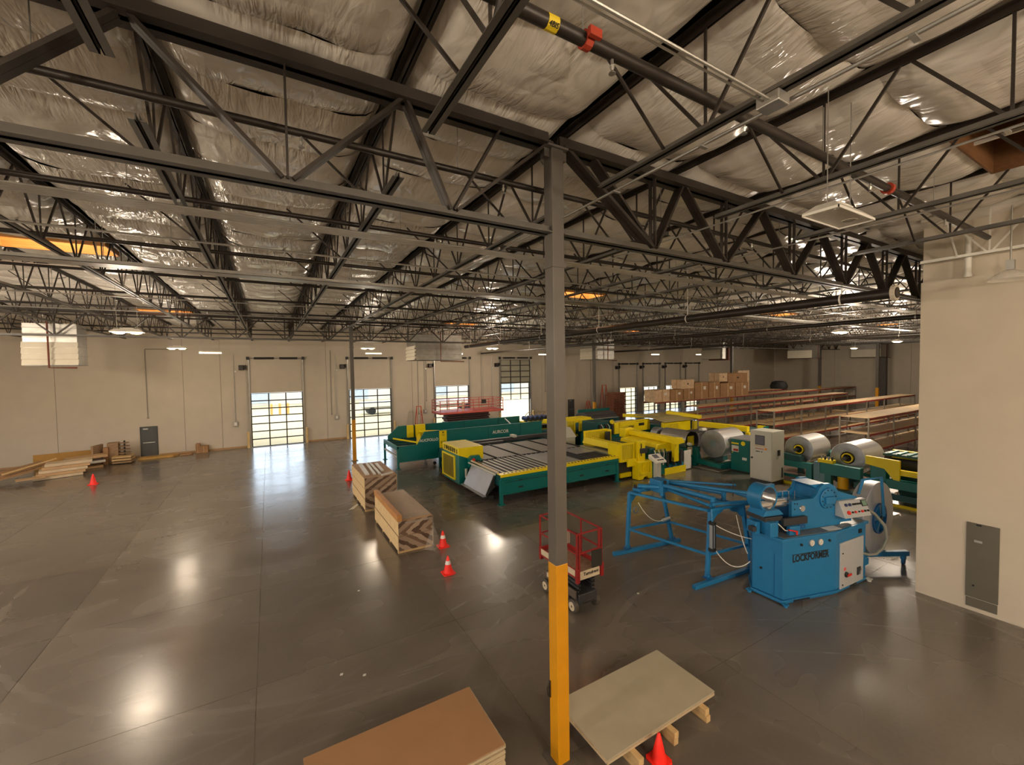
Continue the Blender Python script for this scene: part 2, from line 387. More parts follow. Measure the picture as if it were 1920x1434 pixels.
for k, (x, yy) in enumerate([(14.5, 58), (21.5, 55), (70, 60)]):
    t = thing('parked_trailer', ['white trailer parked in the yard outside the second glass door', 'white trailer seen low through the open raised door', 'white trailer parked outside the small dock doors'][k], 'trailer', (x, yy, 0))
    part('body', MB().box(x-4, x+4, yy-1.2, yy+1.2, 1.0, 1.6 if k < 2 else 3.6), M_WHITE, t); part('chassis', MB().box(x-3.8, x+3.8, yy-1, yy+1, .7, 1.0), M_GALV, t)
    for s in (-2.8, 2.6):
        part('wheel', MB().tube((x+s, yy-1.1, .45), (x+s, yy+1.1, .45), .48, 14), M_BLACK, t)
# ------------------------------------------------------------------ glazed sectional doors
M_SHAFT = mat('black_spring', (30, 28, 26), .6)
def rollup(idx, a, b, z0, z1, rows, cols, track):
    d = struct('door_%d' % idx, ((a+b)/2, WY, 0)); y = WY-.06
    g = .042
    for k in range(cols+1):
        x = a+(b-a)*k/cols; part('stile', MB().box(x-g, x+g, y-.025, y+.025, z0, z1), M_FRAME, d)
    for k in range(rows+1):
        z = z0+(z1-z0)*k/rows; part('rail', MB().box(a, b, y-.022, y+.022, max(z0, z-g), min(z1, z+g)), M_FRAME, d)
    pm = mesh_of(MB().box(-(b-a)/cols/2+g, (b-a)/cols/2-g, -.003, .003, -(z1-z0)/rows/2+g, (z1-z0)/rows/2-g), 'pane'); pm.materials.append(M_GLASS)
    for i in range(cols):
        for j in range(rows):
            inst('pane', pm, d, (a+(b-a)*(i+.5)/cols, y, z0+(z1-z0)*(j+.5)/rows))
    for x, s in ((a, -1), (b, 1)):
        part('track', MB().box(x+s*.03, x+s*.12, WY-.1, WY-.02, 0, track).box(x+s*.10, x+s*.12, WY-.16, WY-.02, 0, track), M_GALV, d)
    zt = track+.12
    part('shaft', MB().tube((a-.25, WY-.16, zt), (b+.25, WY-.16, zt), .025, 8), M_GALV, d)
    w_ = (b-a)
    for s0, s1 in ((.08, .46), (.56, .92)):
        part('spring', MB().tube((a+w_*s0, WY-.16, zt), (a+w_*s1, WY-.16, zt), .085, 12), M_SHAFT, d)
    for x in (a-.12, b+.12):
        part('bearing_plate', MB().box(x-.09, x+.09, WY-.24, WY-.02, zt-.12, zt+.12), M_SHAFT, d)
    return d
for k, (a, b) in enumerate(DOORS):
    z0, z1 = (2.5, 6.75) if k == 3 else (0.0, 4.2)
    rollup(k+1, a, b, z0, z1, 7, 3, 6.82)
for k, (a, b) in enumerate(DOCKS): rollup(k+5, a, b, 0, 3.12, 6, 3, 6.05)
def man_door(idx, a, b):
    d = struct('door_%d' % idx, ((a+b)/2, WY, 0))
    part('leaf', MB().box(a+.06, b-.06, WY-.03, WY+.02, .01, 2.08), M_DOOR, d)
    part('frame', MB().box(a, a+.06, WY-.05, WY+.05, 0, 2.14).box(b-.06, b, WY-.05, WY+.05, 0, 2.14).box(a+.06, b-.06, WY-.05, WY+.05, 2.08, 2.14), mat('door_frame_paint', (58, 58, 56), .5), d)
    part('panic_bar', MB().box(a+.16, b-.16, WY-.11, WY-.06, .98, 1.04).box(a+.2, a+.26, WY-.07, WY-.03, .98, 1.04).box(b-.26, b-.2, WY-.07, WY-.03, .98, 1.04), M_GALV, d)
    part('closer', MB().box(a+.18, a+.46, WY-.1, WY-.03, 1.94, 2.02), M_GALV, d)
man_door(9, *MAN[0]); man_door(10, *MAN[1])
# operators, conduits, control boxes, bollards beside the big doors
ORD = ['first', 'second', 'third', 'fourth']
for k, (a, b) in enumerate(DOORS+DOCKS):
    big = k < 4; zz = 6.25 if big else 5.75; nm = ORD[k] + (' tall glazed door' if big else ' small dock door') if big else ORD[k-4]+' small dock door'
    t = thing('door_operator', 'dark hoist motor on the wall beside the %s' % nm, 'motor', (a-.62, WY, zz), 'door operators')
    part('gearbox', MB().box(a-.72, a-.35, WY-.35, WY-.03, zz-.22, zz+.16), M_SHAFT, t, bev=.02)
    part('motor', MB().tube((a-.55, WY-.42, zz-.05), (a-.55, WY-.12, zz-.05), .15, 14), M_FRAME, t)
    part('chain_wheel', MB().tube((a-.3, WY-.3, zz+.02), (a-.26, WY-.3, zz+.02), .17, 16), M_BLACK, t)
    part('lamp', MB().tube((a-.95, WY-.12, zz-.32), (a-.95, WY-.02, zz-.32), .07, 10), M_WHITE, t)
    part('chain', MB().tube((a-.28, WY-.2, zz), (a-.28, WY-.2, 1.1), .012, 6), M_GALV, t)
    x = a-1.05
    t = thing('control_box', 'grey push button box with conduit beside the %s' % nm, 'control box', (x, WY, 1.35), 'door control boxes')
    part('box', MB().box(x-.14, x+.14, WY-.15, WY-.025, 1.72, 2.1), M_GALV, t, bev=.015)
    part('button_plate', MB().box(x-.08, x+.08, WY-.16, WY-.15, 1.8, 2.02), M_WHITE, t)
    part('conduit', MB().tube((x, WY-.05, 2.1), (x, WY-.05, 7.2), .022, 8), M_GALV, t)
    if big:
        for s, xx in (('left', a-.24), ('right', b+.24)):
            t = thing('door_bollard', 'tan post guarding the %s side of the %s' % (s, nm), 'bollard', (xx, WY-.25, 0), 'door bollards')
            part('post', MB().tube((xx, WY-.3, 0), (xx, WY-.3, 1.2), .09, 12), mat('pale_yellow_paint', (214, 182, 122), .6), t, smooth=True)
            part('cap', MB().lathe((xx, WY-.3, 1.2), (0, 0, 1), [(.09, 0), (.075, .04), (.04, .065), (0, .07)], 12), mat('pale_yellow_paint', (214, 182, 122), .6), t, smooth=True)
M_COND = mat('painted_conduit', (150, 142, 130), .6)
for k, (x, z0, lab) in enumerate([(-7.45, 2.75, 'above the grey side door'), (4.55, 2.2, 'between the first and second glass doors'), (12.1, 1.7, 'left of the third glass door'), (12.9, 2.9, 'close beside the third glass door'), (18.7, 1.8, 'between the third and fourth glass doors'), (26.6, 3.2, 'right of the fourth glass door'), (33.2, 1.0, 'far along beside the dock doors')]):
    mb = MB().tube((x, WY-.025, z0), (x, WY-.025, 7.6), .03, 8)
    if k == 0: mb.tube((x, WY-.025, 7.6), (x+2.4, WY-.025, 7.62), .03, 8)
    mb.box(x-.05, x+.05, WY-.07, WY, z0-.06, z0+.06)
    single('wall_conduit', mb, M_COND, 'thin conduit running down the far wall '+lab, 'conduit', 'wall conduits')
# ------------------------------------------------------------------ ceiling: deck, insulation batts, skylights
from mathutils import noise as mnoise
JX = lambda k: -1.0+2.47*k
ROW0 = 14.75; RP = 1.25
ceil = struct('ceiling', (0, 0, 9))
SKY = {(-2, 0): 1, (5, 0): 1, (4, -11): 0, (-3, -11): 0, (-2, 11): 1, (5, 11): 1, (12, 0): 1, (12, 11): 1, (19, 0): 1, (-7, 0): 1, (-7, 11): 1, (-7, -11): 1, (1, -16): 1}  # some skylights out of view are added to bring in light
def batt_mb(seed, nx=14, ny=9):
    mb = MB(); vs = []; fs = []
    wd = 2.47/2-.055
    for j in range(ny+1):
        v = j/ny
        for i in range(nx+1):
            u = -1+2*i/nx
            e = 1-abs(u)**6; r = 1-abs(2*v-1)**3
            p = Vector((u*1.25+seed*7.3, v*1.25+seed*3.1, seed))
            z = .24-.22*e-.10*r*e
            z += .045*(mnoise.noise(p*1.6))*e+.03*mnoise.noise(Vector((p.x*4, p.y*1.2, seed)))*(.4+.6*abs(u))*e
            vs.append((u*wd+.02*mnoise.noise(p*3), (v-.5)*RP*1.005, z))
    for j in range(ny):
        for i in range(nx): fs.append((j*(nx+1)+i, j*(nx+1)+i+1, (j+1)*(nx+1)+i+1, (j+1)*(nx+1)+i))
    return mb.add(vs, fs)
BV = []
for s in range(7):
    me = mesh_of(batt_mb(s*1.7), 'insulation_batt'); me.shade_smooth(); me.materials.append(M_FOIL); BV.append(me)
far_mb = MB(); coarse = [batt_mb(20+s*1.3, 6, 3) for s in range(4)]
KMIN, KMAX = -8, 29
for k in range(KMIN, KMAX+1):
    xc = JX(k)+1.235
    if xc > XR: continue
    for r in range(-21, 19):
        yc = ROW0+RP*(r+.5)
        if (k, r) in SKY or yc > WY or yc < YB: continue
        if -4 <= k <= 7 and .5 < yc < 23.5:
            inst('insulation_batt', BV[(k*5+r*3) % 7], ceil, (xc, yc, 9.26))
        else:
            c = coarse[(k*3+r) % 4]
            far_mb.add([(v.x+xc, v.y+yc, v.z+9.26) for v in c.v], c.f)
fo = part('insulation_field', far_mb, M_FOIL, ceil, kind='stuff'); fo.data.shade_smooth()
deck = MB()
ky = sorted(set([YB-.3, WY+.3]+[ROW0+RP*r for _, r in SKY]+[ROW0+RP*(r+1) for _, r in SKY]))
for a, b in zip(ky[:-1], ky[1:]):
    hs_ = sorted(k for k, r in SKY if abs(ROW0+RP*r-a) < .01)
    x = XL-.3
    for k in hs_:
        deck.box(x, JX(k)+.05, a, b, ROOF, ROOF+.12); x = JX(k+1)-.05
    deck.box(x, XR+.3, a, b, ROOF, ROOF+.12)
part('roof_deck', deck, M_DARK, ceil)
M_SKYG = mat('daylit_acrylic', (250, 250, 245), .6, var=0, emit=(255, 236, 205), es=7.0)
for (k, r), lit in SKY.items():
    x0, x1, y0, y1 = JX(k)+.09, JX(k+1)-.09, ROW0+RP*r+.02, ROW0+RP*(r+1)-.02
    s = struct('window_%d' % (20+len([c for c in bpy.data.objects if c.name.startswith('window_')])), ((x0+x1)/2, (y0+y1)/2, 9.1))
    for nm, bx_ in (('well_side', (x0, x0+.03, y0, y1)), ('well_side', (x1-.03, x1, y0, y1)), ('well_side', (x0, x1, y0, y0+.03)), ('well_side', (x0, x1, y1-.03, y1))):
        part(nm, MB().box(*bx_, 9.22, 10.3), M_PLY if lit else mat('shade_toned_plywood', (112, 74, 38), .7, var=.2, scale=2, stretch=(1, 6, 12)), s)  # unlit wells get a darker plywood copy, shade put into the colour
    part('dome', MB().box(x0, x1, y0, y1, 10.3, 10.34), M_SKYG if lit else mat('dull_acrylic', (150, 140, 120), .7), s)  # second dome variant is a plain opaque greyish tan
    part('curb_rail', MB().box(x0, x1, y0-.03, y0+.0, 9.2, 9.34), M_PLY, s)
    if not lit:
        part('cross_bar', MB().beam(((x0+x1)/2, y0, 9.45), ((x0+x1)/2, y1, 9.45), .05), M_WHITE, s)
# ------------------------------------------------------------------ roof joists along Y
def chord(mb, p, q, wd, ht, t, flip=False, gap=.02):
    """two angles back to back from p to q (axis X or Y); legs at the bottom unless flipped"""
    p = Vector(p); q = Vector(q); alongx = abs(q.x-p.x) > abs(q.y-p.y)
    for s in (-1, 1):
        a0, a1 = s*gap/2, s*(gap/2+wd)
        b1 = s*(gap/2+t)
        z0, z1 = (p.z-ht/2, p.z+ht/2)
        zt = (z1-t, z1) if flip else (z0, z0+t)
        if alongx:
            mb.box(p.x, q.x, p.y+min(a0, a1), p.y+max(a0, a1), *zt); mb.box(p.x, q.x, p.y+min(a0, b1), p.y+max(a0, b1), z0, z1)
        else:
            mb.box(p.x+min(a0, a1), p.x+max(a0, a1), p.y, q.y, *zt); mb.box(p.x+min(a0, b1), p.x+max(a0, b1), p.y, q.y, z0, z1)
    return mb
ZB, ZT = 8.32, 9.34
WEBM = {}
def web_inst(parent, p, q, w_, m):
    part('web', MB().beam(p, q, w_, w_*.8, up=(1, 0, 0) if abs(q[0]-p[0]) < .01 else (0, 1, 0)), m, parent)
def joist(X, y0, y1, n0, near, label, b0, b1, m=None):
    """top chord y0..y1, bottom chord b0..b1, first bottom node n0, nodes every 1.62 m"""
    m = m or M_STEEL
    t = thing('roof_joist', label, 'joist', (X, (y0+y1)/2, ZB), 'steel roof joists')
    part('top_chord', chord(MB(), (X, y0, ZT), (X, y1, ZT), .07, .08, .01, True), m, t)
    part('bottom_chord', chord(MB(), (X, b0, ZB), (X, b1, ZB), .062, .07, .009), M_STEEL2 if m is M_STEEL else m, t)
    ys = n0; far = MB(); nodes = []
    while ys <= b1-.1:
        if ys >= b0: nodes.append(ys)
        ys += 1.62
    for i, yn in enumerate(nodes):
        for dy in (-.78, 0, .78):
            yt = yn+dy
            if yt < y0+.05 or yt > y1-.05: continue
            if near and yn < 14.5: web_inst(t, (X, yn+dy*.04, ZB), (X, yt, ZT), .034 if dy else .026, m)
            else: far.beam((X, yn+dy*.04, ZB), (X, yt, ZT), .03 if dy else .022, up=(1, 0, 0))
        if i % 2 == 0 and X > -13:
            (web_inst(t, (X-.02, yn+.5, ZB), (X-1.05, yn+.5, 9.2), .03, m) if near and yn < 14.5 else far.beam((X-.02, yn+.5, ZB), (X-1.05, yn+.5, 9.2), .025, up=(0, 1, 0)))
    if far.v: part('web_members', far, m, t, kind='stuff')
    return t
G1Y, G2Y = 4.95, 29.2
COLX = 3.62
NUM = 'first second third fourth fifth sixth seventh eighth ninth tenth eleventh twelfth thirteenth fourteenth fifteenth sixteenth seventeenth eighteenth nineteenth twentieth'.split()
NUM += ['twenty-'+n_ for n_ in NUM[:9]]+['thirtieth']
for k in range(-7, 30):
    X = JX(k)
    near = -2 <= k <= 6
    lab = '%s roof joist %s of the grey column' % (NUM[k-2] if k > 1 else NUM[1-k], 'right' if k > 1 else 'left')
    joist(X, G1Y, G2Y, 6.0, near, lab+', span beyond the near girder', 5.25, G2Y-1.2)
    if -6 <= k <= 5:
        joist(X, YB, G1Y, -10.2 if k != 1 else -10.2, near, lab+', span before the near girder', YB+.3, 4.15 if k == 1 else 4.3)
    if X < XR-1: joist(X, G2Y, WY-.05, 30.3, False, lab+', span by the far wall', G2Y+1.1, WY-.1)
t = joist(13.95, YB, 3.9, -10.2, True, 'white painted joist along the office wall top', YB+.3, 3.9, M_WHITE)
# ------------------------------------------------------------------ girders along X
GB, GT = 7.87, 9.05
def girder(Y, x0, x1, nodes, label, near, loc):
    t = thing('roof_girder', label, 'girder', loc, 'roof girders')
    part('top_chord', chord(MB(), (x0, Y, GT+.06), (x1, Y, GT+.06), .13, .20, .018, False, .03), M_STEEL, t)
    part('bottom_chord', chord(MB(), (x0, Y, GB-.02), (x1, Y, GB-.02), .10, .11, .016, False, .03), M_STEEL2, t)
    far = MB()
    for bx, tops in nodes:
        for tx, wd in tops:
            if near: part('web', MB().beam((bx+(tx-bx)*.04, Y-.045, GB), (tx, Y-.045, GT+.02), wd*.45, wd, up=(0, 1, 0)).beam((bx+(tx-bx)*.04, Y+.045, GB), (tx, Y+.045, GT+.02), wd*.45, wd, up=(0, 1, 0)), M_STEEL, t)
            else: far.beam((bx+(tx-bx)*.04, Y, GB), (tx, Y, GT+.02), .06, .08, up=(0, 1, 0))
    if far.v: part('web_members', far, M_STEEL, t, kind='stuff')
    return t
n1 = []
for k in range(-7, 1): n1.append((JX(k)+1.235, [(JX(k), .085), (JX(k)+1.235, .04), (JX(k+1), .085)]))
n1.append((2.03, [(1.47, .085), (2.75, .06), (COLX-.1, .085)]))
girder(G1Y, XL, COLX-.1, n1, 'near roof girder running left from the head of the grey column', True, (-4, G1Y, GB))
n2 = [(5.66, [(COLX+.15, .11), (4.3, .09), (5.66, .055), (6.38, .085)])]
for xb in (7.63, 10.1, 12.57, 15.04, 17.5, 19.97, 22.44):
    n2.append((xb, [(xb-1.235, .085), (xb, .05), (xb+1.235, .085)]))
girder(G1Y, COLX+.1, 24.1, n2, 'near roof girder running right from the grey column to the office wall', True, (10, G1Y, GB))
cols2 = [4.68, 25.4, 46.1, 66.6]
segs = [(XL, 4.68)]+list(zip(cols2[:-1], cols2[1:]))+[(66.6, XR)]
for i, (a, b) in enumerate(segs):
    n = max(1, round((b-a)/2.47)); st = (b-a)/n
    girder(G2Y, a, b, [(a+st*(q+.5), [(a+st*q, .08), (a+st*(q+.5), .04), (a+st*(q+1), .08)]) for q in range(n)],
           ['far girder bay left of the slim column by the glass doors', 'far girder bay right of the slim column by the glass doors', 'far girder bay over the dock doors', 'far girder bay over the storage racks', 'last far girder bay at the back wall'][i], False, ((a+b)/2, G2Y, GB))
for a, b, lab in ((24.1, 44.6, 'girder over the storage racks'), (44.6, XR, 'girder over the far end of the storage racks')):
    n = round((b-a)/2.47); st = (b-a)/n
    girder(G1Y, a, b, [(a+st*(q+.5), [(a+st*q, .08), (a+st*(q+.5), .04), (a+st*(q+1), .08)]) for q in range(n)], lab, False, ((a+b)/2, G1Y, GB))
# ------------------------------------------------------------------ columns
def column(x, y, s, label, yellow=3.02, top=8.98, band=True):
    t = thing('steel_column', label, 'column', (x, y, 0), 'roof columns')
    h = s/2
    part('shaft', MB().box(x-h, x+h, y-h, y+h, yellow-.05, top), M_COLGREY, t, bev=.012)
    part('painted_base', MB().box(x-h-.003, x+h+.003, y-h-.003, y+h+.003, 0, yellow), M_YPAINT, t, bev=.012, label='yellow painted lower part')
    part('cap_plate', MB().box(x-h-.07, x+h+.07, y-h-.03, y+h+.03, top, top+.03).box(x-h-.09, x-h, y-.05, y+.05, top-.12, top).box(x+h, x+h+.09, y-.05, y+.05, top-.12, top), M_COLGREY, t)
    part('base_plate', MB().box(x-h-.09, x+h+.09, y-h-.09, y+h+.09, 0, .02), M_STEEL2, t)
    if band:
        part('strap_band', MB().box(x-h-.015, x+h+.015, y-h-.015, y+h+.015, 7.32, 7.40), M_COLGREY, t)
        part('girder_seat', MB().box(x-h-.14, x-h, y-.06, y+.06, 7.80, 7.84).box(x+h, x+h+.14, y-.06, y+.06, 7.80, 7.84), M_COLGREY, t)
    return t
c0 = column(COLX, G1Y, .205, 'near grey steel column with yellow base in the middle of the hall')
part('hook', MB().path([(COLX-.12, 5.04, 1.18), (COLX-.15, 5.05, 1.1), (COLX-.14, 5.06, 1.0), (COLX-.12, 5.05, .95)], .012).box(COLX-.125, COLX-.105, 5.02, 5.05, .95, 1.2), M_STEEL, c0, label='small rusty bracket')
column(4.68, 28.6, .21, 'slim grey column standing behind the wrapped timber stacks', 2.7)
column(25.4, 28.9, .22, 'grey column behind the teal machines by the wall ladder', 2.7, band=False)
column(46.1, 28.9, .26, 'grey column with yellow base among the stacked cardboard boxes', 2.7, band=False)
column(66.6, 28.9, .3, 'grey column with yellow base rising from the middle racks', 2.7, band=False)
column(66.4, 22.4, .3, 'dark column with yellow base at the far right racks', 2.7, band=False)
column(24.1, G1Y, .205, 'grey column hidden beyond the office wall corner', 3.0, band=False)
single('wall_pilaster', MB().box(XR-.6, XR, 23.6, 24.6, 0, 9.3), M_COLGREY, 'broad grey pilaster on the back wall beyond the racks', 'pilaster')
single('rain_pipe', MB().tube((XR-.2, 18.2, 0), (XR-.2, 18.2, 8.9), .14, 10), M_COND, 'grey down pipe on the back wall near the office corner', 'pipe', smooth=True)
# ------------------------------------------------------------------ sprinkler lines, pipes, conduits
def heads(t, pts):
    for p in pts:
        part('sprinkler_head', MB().tube(p, (p[0], p[1], p[2]-.06), .014, 6).tube((p[0], p[1], p[2]-.06), (p[0], p[1], p[2]-.10), .026, 6, .012).tube((p[0], p[1], p[2]-.12), (p[0], p[1], p[2]-.127), .032, 8), M_GALV, t)
SPY = [2.72, 5.32, 8.16, 11.4, 14.68, 18.4, 22.3, 26.0, 31.6, 35.2]
so = ['over the camera', 'just behind the near girder', 'second beyond the near girder', 'third beyond the near girder', 'fourth beyond the near girder', 'fifth beyond the near girder', 'sixth beyond the near girder', 'just before the far girder', 'behind the far girder', 'close to the far wall']
for i, y in enumerate(SPY):
    x0, x1 = (-12 if i else -6, 13.6) if y < 3.9 else (-19, 60)
    r = .055 if i == 0 else .042
    t = thing('sprinkler_pipe', 'dark sprinkler branch pipe crossing the ceiling '+so[i], 'pipe', ((x0+x1)/2, y, 8.56), 'sprinkler pipes')
    part('pipe', MB().tube((x0, y, 8.57), (x1, y, 8.57), r, 10), M_PIPE, t, smooth=True)
    heads(t, [(x, y, 8.57-r+.01) for x in ([2.62, 4.55, 7.7, 10.9] if i == 0 else [x for x in (-8.4, -5.2, -2.2, .4, 3.0, 6.0, 9.2, 12.6, 16, 19.5, 23) if True])])
    if i == 0:
        part('coupling', MB().tube((2.3, y, 8.57), (2.37, y, 8.57), .072, 12).box(2.28, 2.4, y-.12, y-.085, 8.53, 8.6), mat('red_iron', (168, 58, 34), .5), t, label='orange red pipe coupling')
        part('coupling', MB().tube((8.3, y, 8.57), (8.38, y, 8.57), .085, 12), mat('red_iron', (168, 58, 34), .5), t)
        part('tag', MB().tube((1.93, y, 8.57), (2.03, y, 8.57), .058, 12), mat('yellow_sticker', (226, 196, 30), .5), t, label='yellow pipe label')
        text_obj('tag_text', '4BIS', M_BLACK, t, (1.98, y-.043, 8.53), .05, (PI*.78, 0, 0), .001)
    for xh in (range(-18, 14, 4) if y < 14 else range(-18, 40, 6)):
        if x0 < xh < x1: part('hanger', MB().tube((xh+.3, y, 8.57), (xh+.3, y, 9.2), .006, 5), M_GALV, t)
for i, (x, z, r, y0, y1, lab) in enumerate([(12.6, 7.5, .125, 3.9, 28.4, 'large dark pipe running away from the office wall corner'), (17.6, 7.3, .075, 4.0, 36, 'second dark pipe running parallel beyond the large pipe'), (31, 7.4, .09, 4, 37, 'far dark pipe under the roof over the racks')]):
    t = thing('main_pipe', lab, 'pipe', (x, (y0+y1)/2, z), 'main pipes')
    part('pipe', MB().tube((x, y0, z), (x, y1, z), r, 14), M_PIPE, t, smooth=True)
    for yy in (5.0, 9.5, 14, 18.5, 23, 27.5): part('hanger', MB().tube((x, yy, z), (x, yy, 9.2), .012, 6).lathe((x, yy-.02, z), (0, 1, 0), [(r+.012, 0), (r+.012, .04)], 14), M_WHITE if i == 0 else M_GALV, t)
    if i == 0: part('collar', MB().lathe((x, 3.92, z), (0, 1, 0), [(r, 0), (r+.06, 0), (r+.06, .08), (r, .08)], 16), M_WALL, t)
t = thing('conduit_bundle', 'bundle of six thin grey conduits crossing below the joists', 'conduit', (10, 7.5, 8.22))
for i in range(7):
    part('conduit', MB().tube((-19, 7.36+i*.052, 8.2), (40, 7.36+i*.052, 8.2), .013, 6), M_GALV, t)
for x in (-5.3, -.98, 3.96, 8.9): part('strut', MB().box(x-.02, x+.02, 7.22, 7.8, 8.21, 8.25), M_GALV, t)
t = thing('cable_tray', 'flat pale cable tray crossing the ceiling beyond the conduit bundle', 'cable tray', (10, 12.1, 8.2))
part('tray', MB().box(-19, 42, 11.86, 12.3, 8.2, 8.21).box(-19, 42, 11.86, 11.87, 8.2, 8.28).box(-19, 42, 12.29, 12.3, 8.2, 8.28), M_GALV, t)
for x in (-8, -3, 2, 7, 12, 17): part('hanger_rod', MB().tube((x, 11.87, 8.2), (x, 11.87, 9.1), .008, 5).tube((x, 12.29, 8.2), (x, 12.29, 9.1), .008, 5), M_GALV, t)
for i, (y, z, lab) in enumerate([(9.4, 8.25, 'single thin conduit crossing just beyond the bundle'), (17.0, 8.24, 'single thin conduit crossing past the cable tray'), (20.8, 8.24, 'bright thin conduit crossing in front of the far hanging heater')]):
    single('thin_conduit', MB().tube((-19, y, z), (30, y, z), .02, 6), M_GALV, lab, 'conduit', 'thin conduits')
t = thing('lamp_conduit', 'white conduit crossing to a junction box under the near right joist', 'conduit', (2.8, 2.08, 8.2))
part('conduit', MB().tube((-2, 2.09, 8.22), (3.9, 2.09, 8.22), .013, 8).tube((-2, 2.14, 8.22), (3.9, 2.14, 8.22), .009, 8), M_GALV, t, smooth=True)
part('junction_box', MB().box(3.85, 4.03, 2.0, 2.2, 8.17, 8.27), M_GALV, t, bev=.01)
for i, (x, a, b, lab) in enumerate([(4.06, -6, 9.2, 'joist right beside the column head'), (6.55, -6, 7, 'first joist right of the column'), (9.0, -6, 6.6, 'second joist right of the column')]):
    t = thing('joist_conduit', 'pair of pale conduits clipped along the '+lab, 'conduit', (x, 1, 8.25), 'joist conduits')
    part('conduit', MB().tube((x+.02, a, 8.25), (x+.02, b, 8.25), .014, 6), M_GALV, t)
    part('conduit', MB().tube((x+.075, a, 8.27), (x+.075, b, 8.27), .012, 6), M_COND, t)
    for yy in (1.2, 2.9, 4.2): part('clip', MB().box(x-.02, x+.1, yy-.02, yy+.02, 8.225, 8.24), M_GALV, t)
t = thing('white_wall_pipe', 'white painted pipe run on the upper office wall', 'pipe', (14.1, 0, 8.3))
part('pipe', MB().tube((14.2, YB, 8.38), (14.2, 3.95, 8.36), .045, 10), M_WHITE, t, smooth=True)
part('drop_pipe', MB().tube((14.1, 3.12, 7.86), (14.1, 3.12, 8.75), .06, 12).tube((14.1, 3.12, 7.84), (14.1, 3.12, 7.92), .075, 12), M_WHITE, t, smooth=True)
part('drop_pipe', MB().tube((14.1, 2.0, 8.3), (14.1, 2.0, 9.2), .05, 12), M_WHITE, t, smooth=True)
# ------------------------------------------------------------------ lamps
M_LIT = mat('lit_lamp_lens', (255, 240, 220), .4, var=0, emit=(255, 214, 150), es=14)
M_STRIP = mat('lit_tube_lens', (255, 250, 240), .4, var=0, emit=(255, 236, 205), es=7)
M_LENS = mat('clear_prismatic_lens', (176, 170, 158), .15, var=.1, scale=20, bump=.5, bscale=60)
for _m in (M_LIT, M_STRIP, M_SKYG): _m.cycles.emission_sampling = 'NONE'
LAMP_W = 560
def bay_lamp(x, y, z, lit, label, power=1.0):
    t = thing('high_bay_lamp', label, 'lamp', (x, y, z), 'high bay lamps')
    w_, d = .49, .2
    hv = [(x-w_, y-d, z), (x+w_, y-d, z), (x+w_, y+d, z), (x-w_, y+d, z), (x-w_*.72, y-d*.5, z+.1), (x+w_*.72, y-d*.5, z+.1), (x+w_*.72, y+d*.5, z+.1), (x-w_*.72, y+d*.5, z+.1)]
    part('housing', MB().add(hv, [(4, 5, 6, 7), (0, 1, 5, 4), (1, 2, 6, 5), (2, 3, 7, 6), (3, 0, 4, 7)]).box(x-w_, x+w_, y-d, y-d+.012, z-.03, z).box(x-w_, x+w_, y+d-.012, y+d, z-.03, z).box(x-w_, x-w_+.012, y-d, y+d, z-.03, z).box(x+w_-.012, x+w_, y-d, y+d, z-.03, z), M_WHITE, t)
    part('lens', MB().box(x-w_+.012, x+w_-.012, y-d+.012, y+d-.012, z-.012, z+.0), M_LENS, t)
    part('ballast_box', MB().box(x-.2, x+.2, y-.08, y+.08, z+.1, z+.14), M_WHITE, t, bev=.015)
    part('cable', MB().tube((x-.3, y, z+.1), (x-.3, y, 9.2), .006, 5), M_GALV, t); part('cable', MB().tube((x+.3, y, z+.1), (x+.3, y, 9.2), .006, 5), M_GALV, t)
    if lit:
        for s in (-1, 1):
            part('lamp_bulb', MB().lathe((x+s*.25, y, z-.10), (0, 0, 1), [(0, 0), (.1, .01), (.17, .04), (.19, .08)], 16), M_LIT, t, smooth=True)
        ld = bpy.data.lights.new('lamp_light', 'POINT'); ld.energy = LAMP_W*power; ld.color = (1, .84, .66); ld.shadow_soft_size = .5
        lo = bpy.data.objects.new('lamp_light', ld); COL.objects.link(lo); lo.parent = t; lo.location = (0, 0, -.32)
    else:
        part('bulb_ring', MB().lathe((x+.24, y-.02, z-.018), (0, 0, 1), [(.07, 0), (.09, 0), (.09, .006), (.07, .006)], 16), M_WHITE, t)
    return t
bay_lamp(6.2, 2.5, 7.72, False, 'unlit white high bay lamp hanging near the right joists')
bay_lamp(-4.6, 21.2, 7.5, True, 'lit double lamp hanging beside the left hanging heater', .35)
bay_lamp(-4.9, 33.2, 7.45, True, 'smaller lit lamp hanging near the far wall on the left', .18)
bay_lamp(6.1, 30.6, 7.45, True, 'lit lamp hanging beside the slim column near the glass doors', .2)
bay_lamp(25.6, 10.2, 7.5, True, 'single bright lamp hanging over the storage racks on the right', 1.7)
bay_lamp(42, 13, 7.5, True, 'small lit lamp far off above the front racks', 1.3)
bay_lamp(56, 21, 7.5, True, 'farthest small lit lamp near the back wall', 1.2)
bay_lamp(15.6, 29.9, 7.5, True, 'lit lamp hanging above the red lift by the far doors', .9)
for i, (x, y) in enumerate([(-12.5, 4), (-12.5, 13), (-12.5, 24), (-6, -5), (4, -7), (9.0, -9)]):  # unseen lamps added to brighten the hall
    bay_lamp(x, y, 7.5, True, ['added fill lamp behind the left of the camera', 'added fill lamp left of the view, middle one', 'added fill lamp left of the view, far one', 'added fill lamp behind the camera at left', 'added fill lamp behind the camera at right', 'added fill lamp behind the camera by the office side'][i], (1.7, 1.9, 1.0, 1.6, 1.7, 1.4)[i])
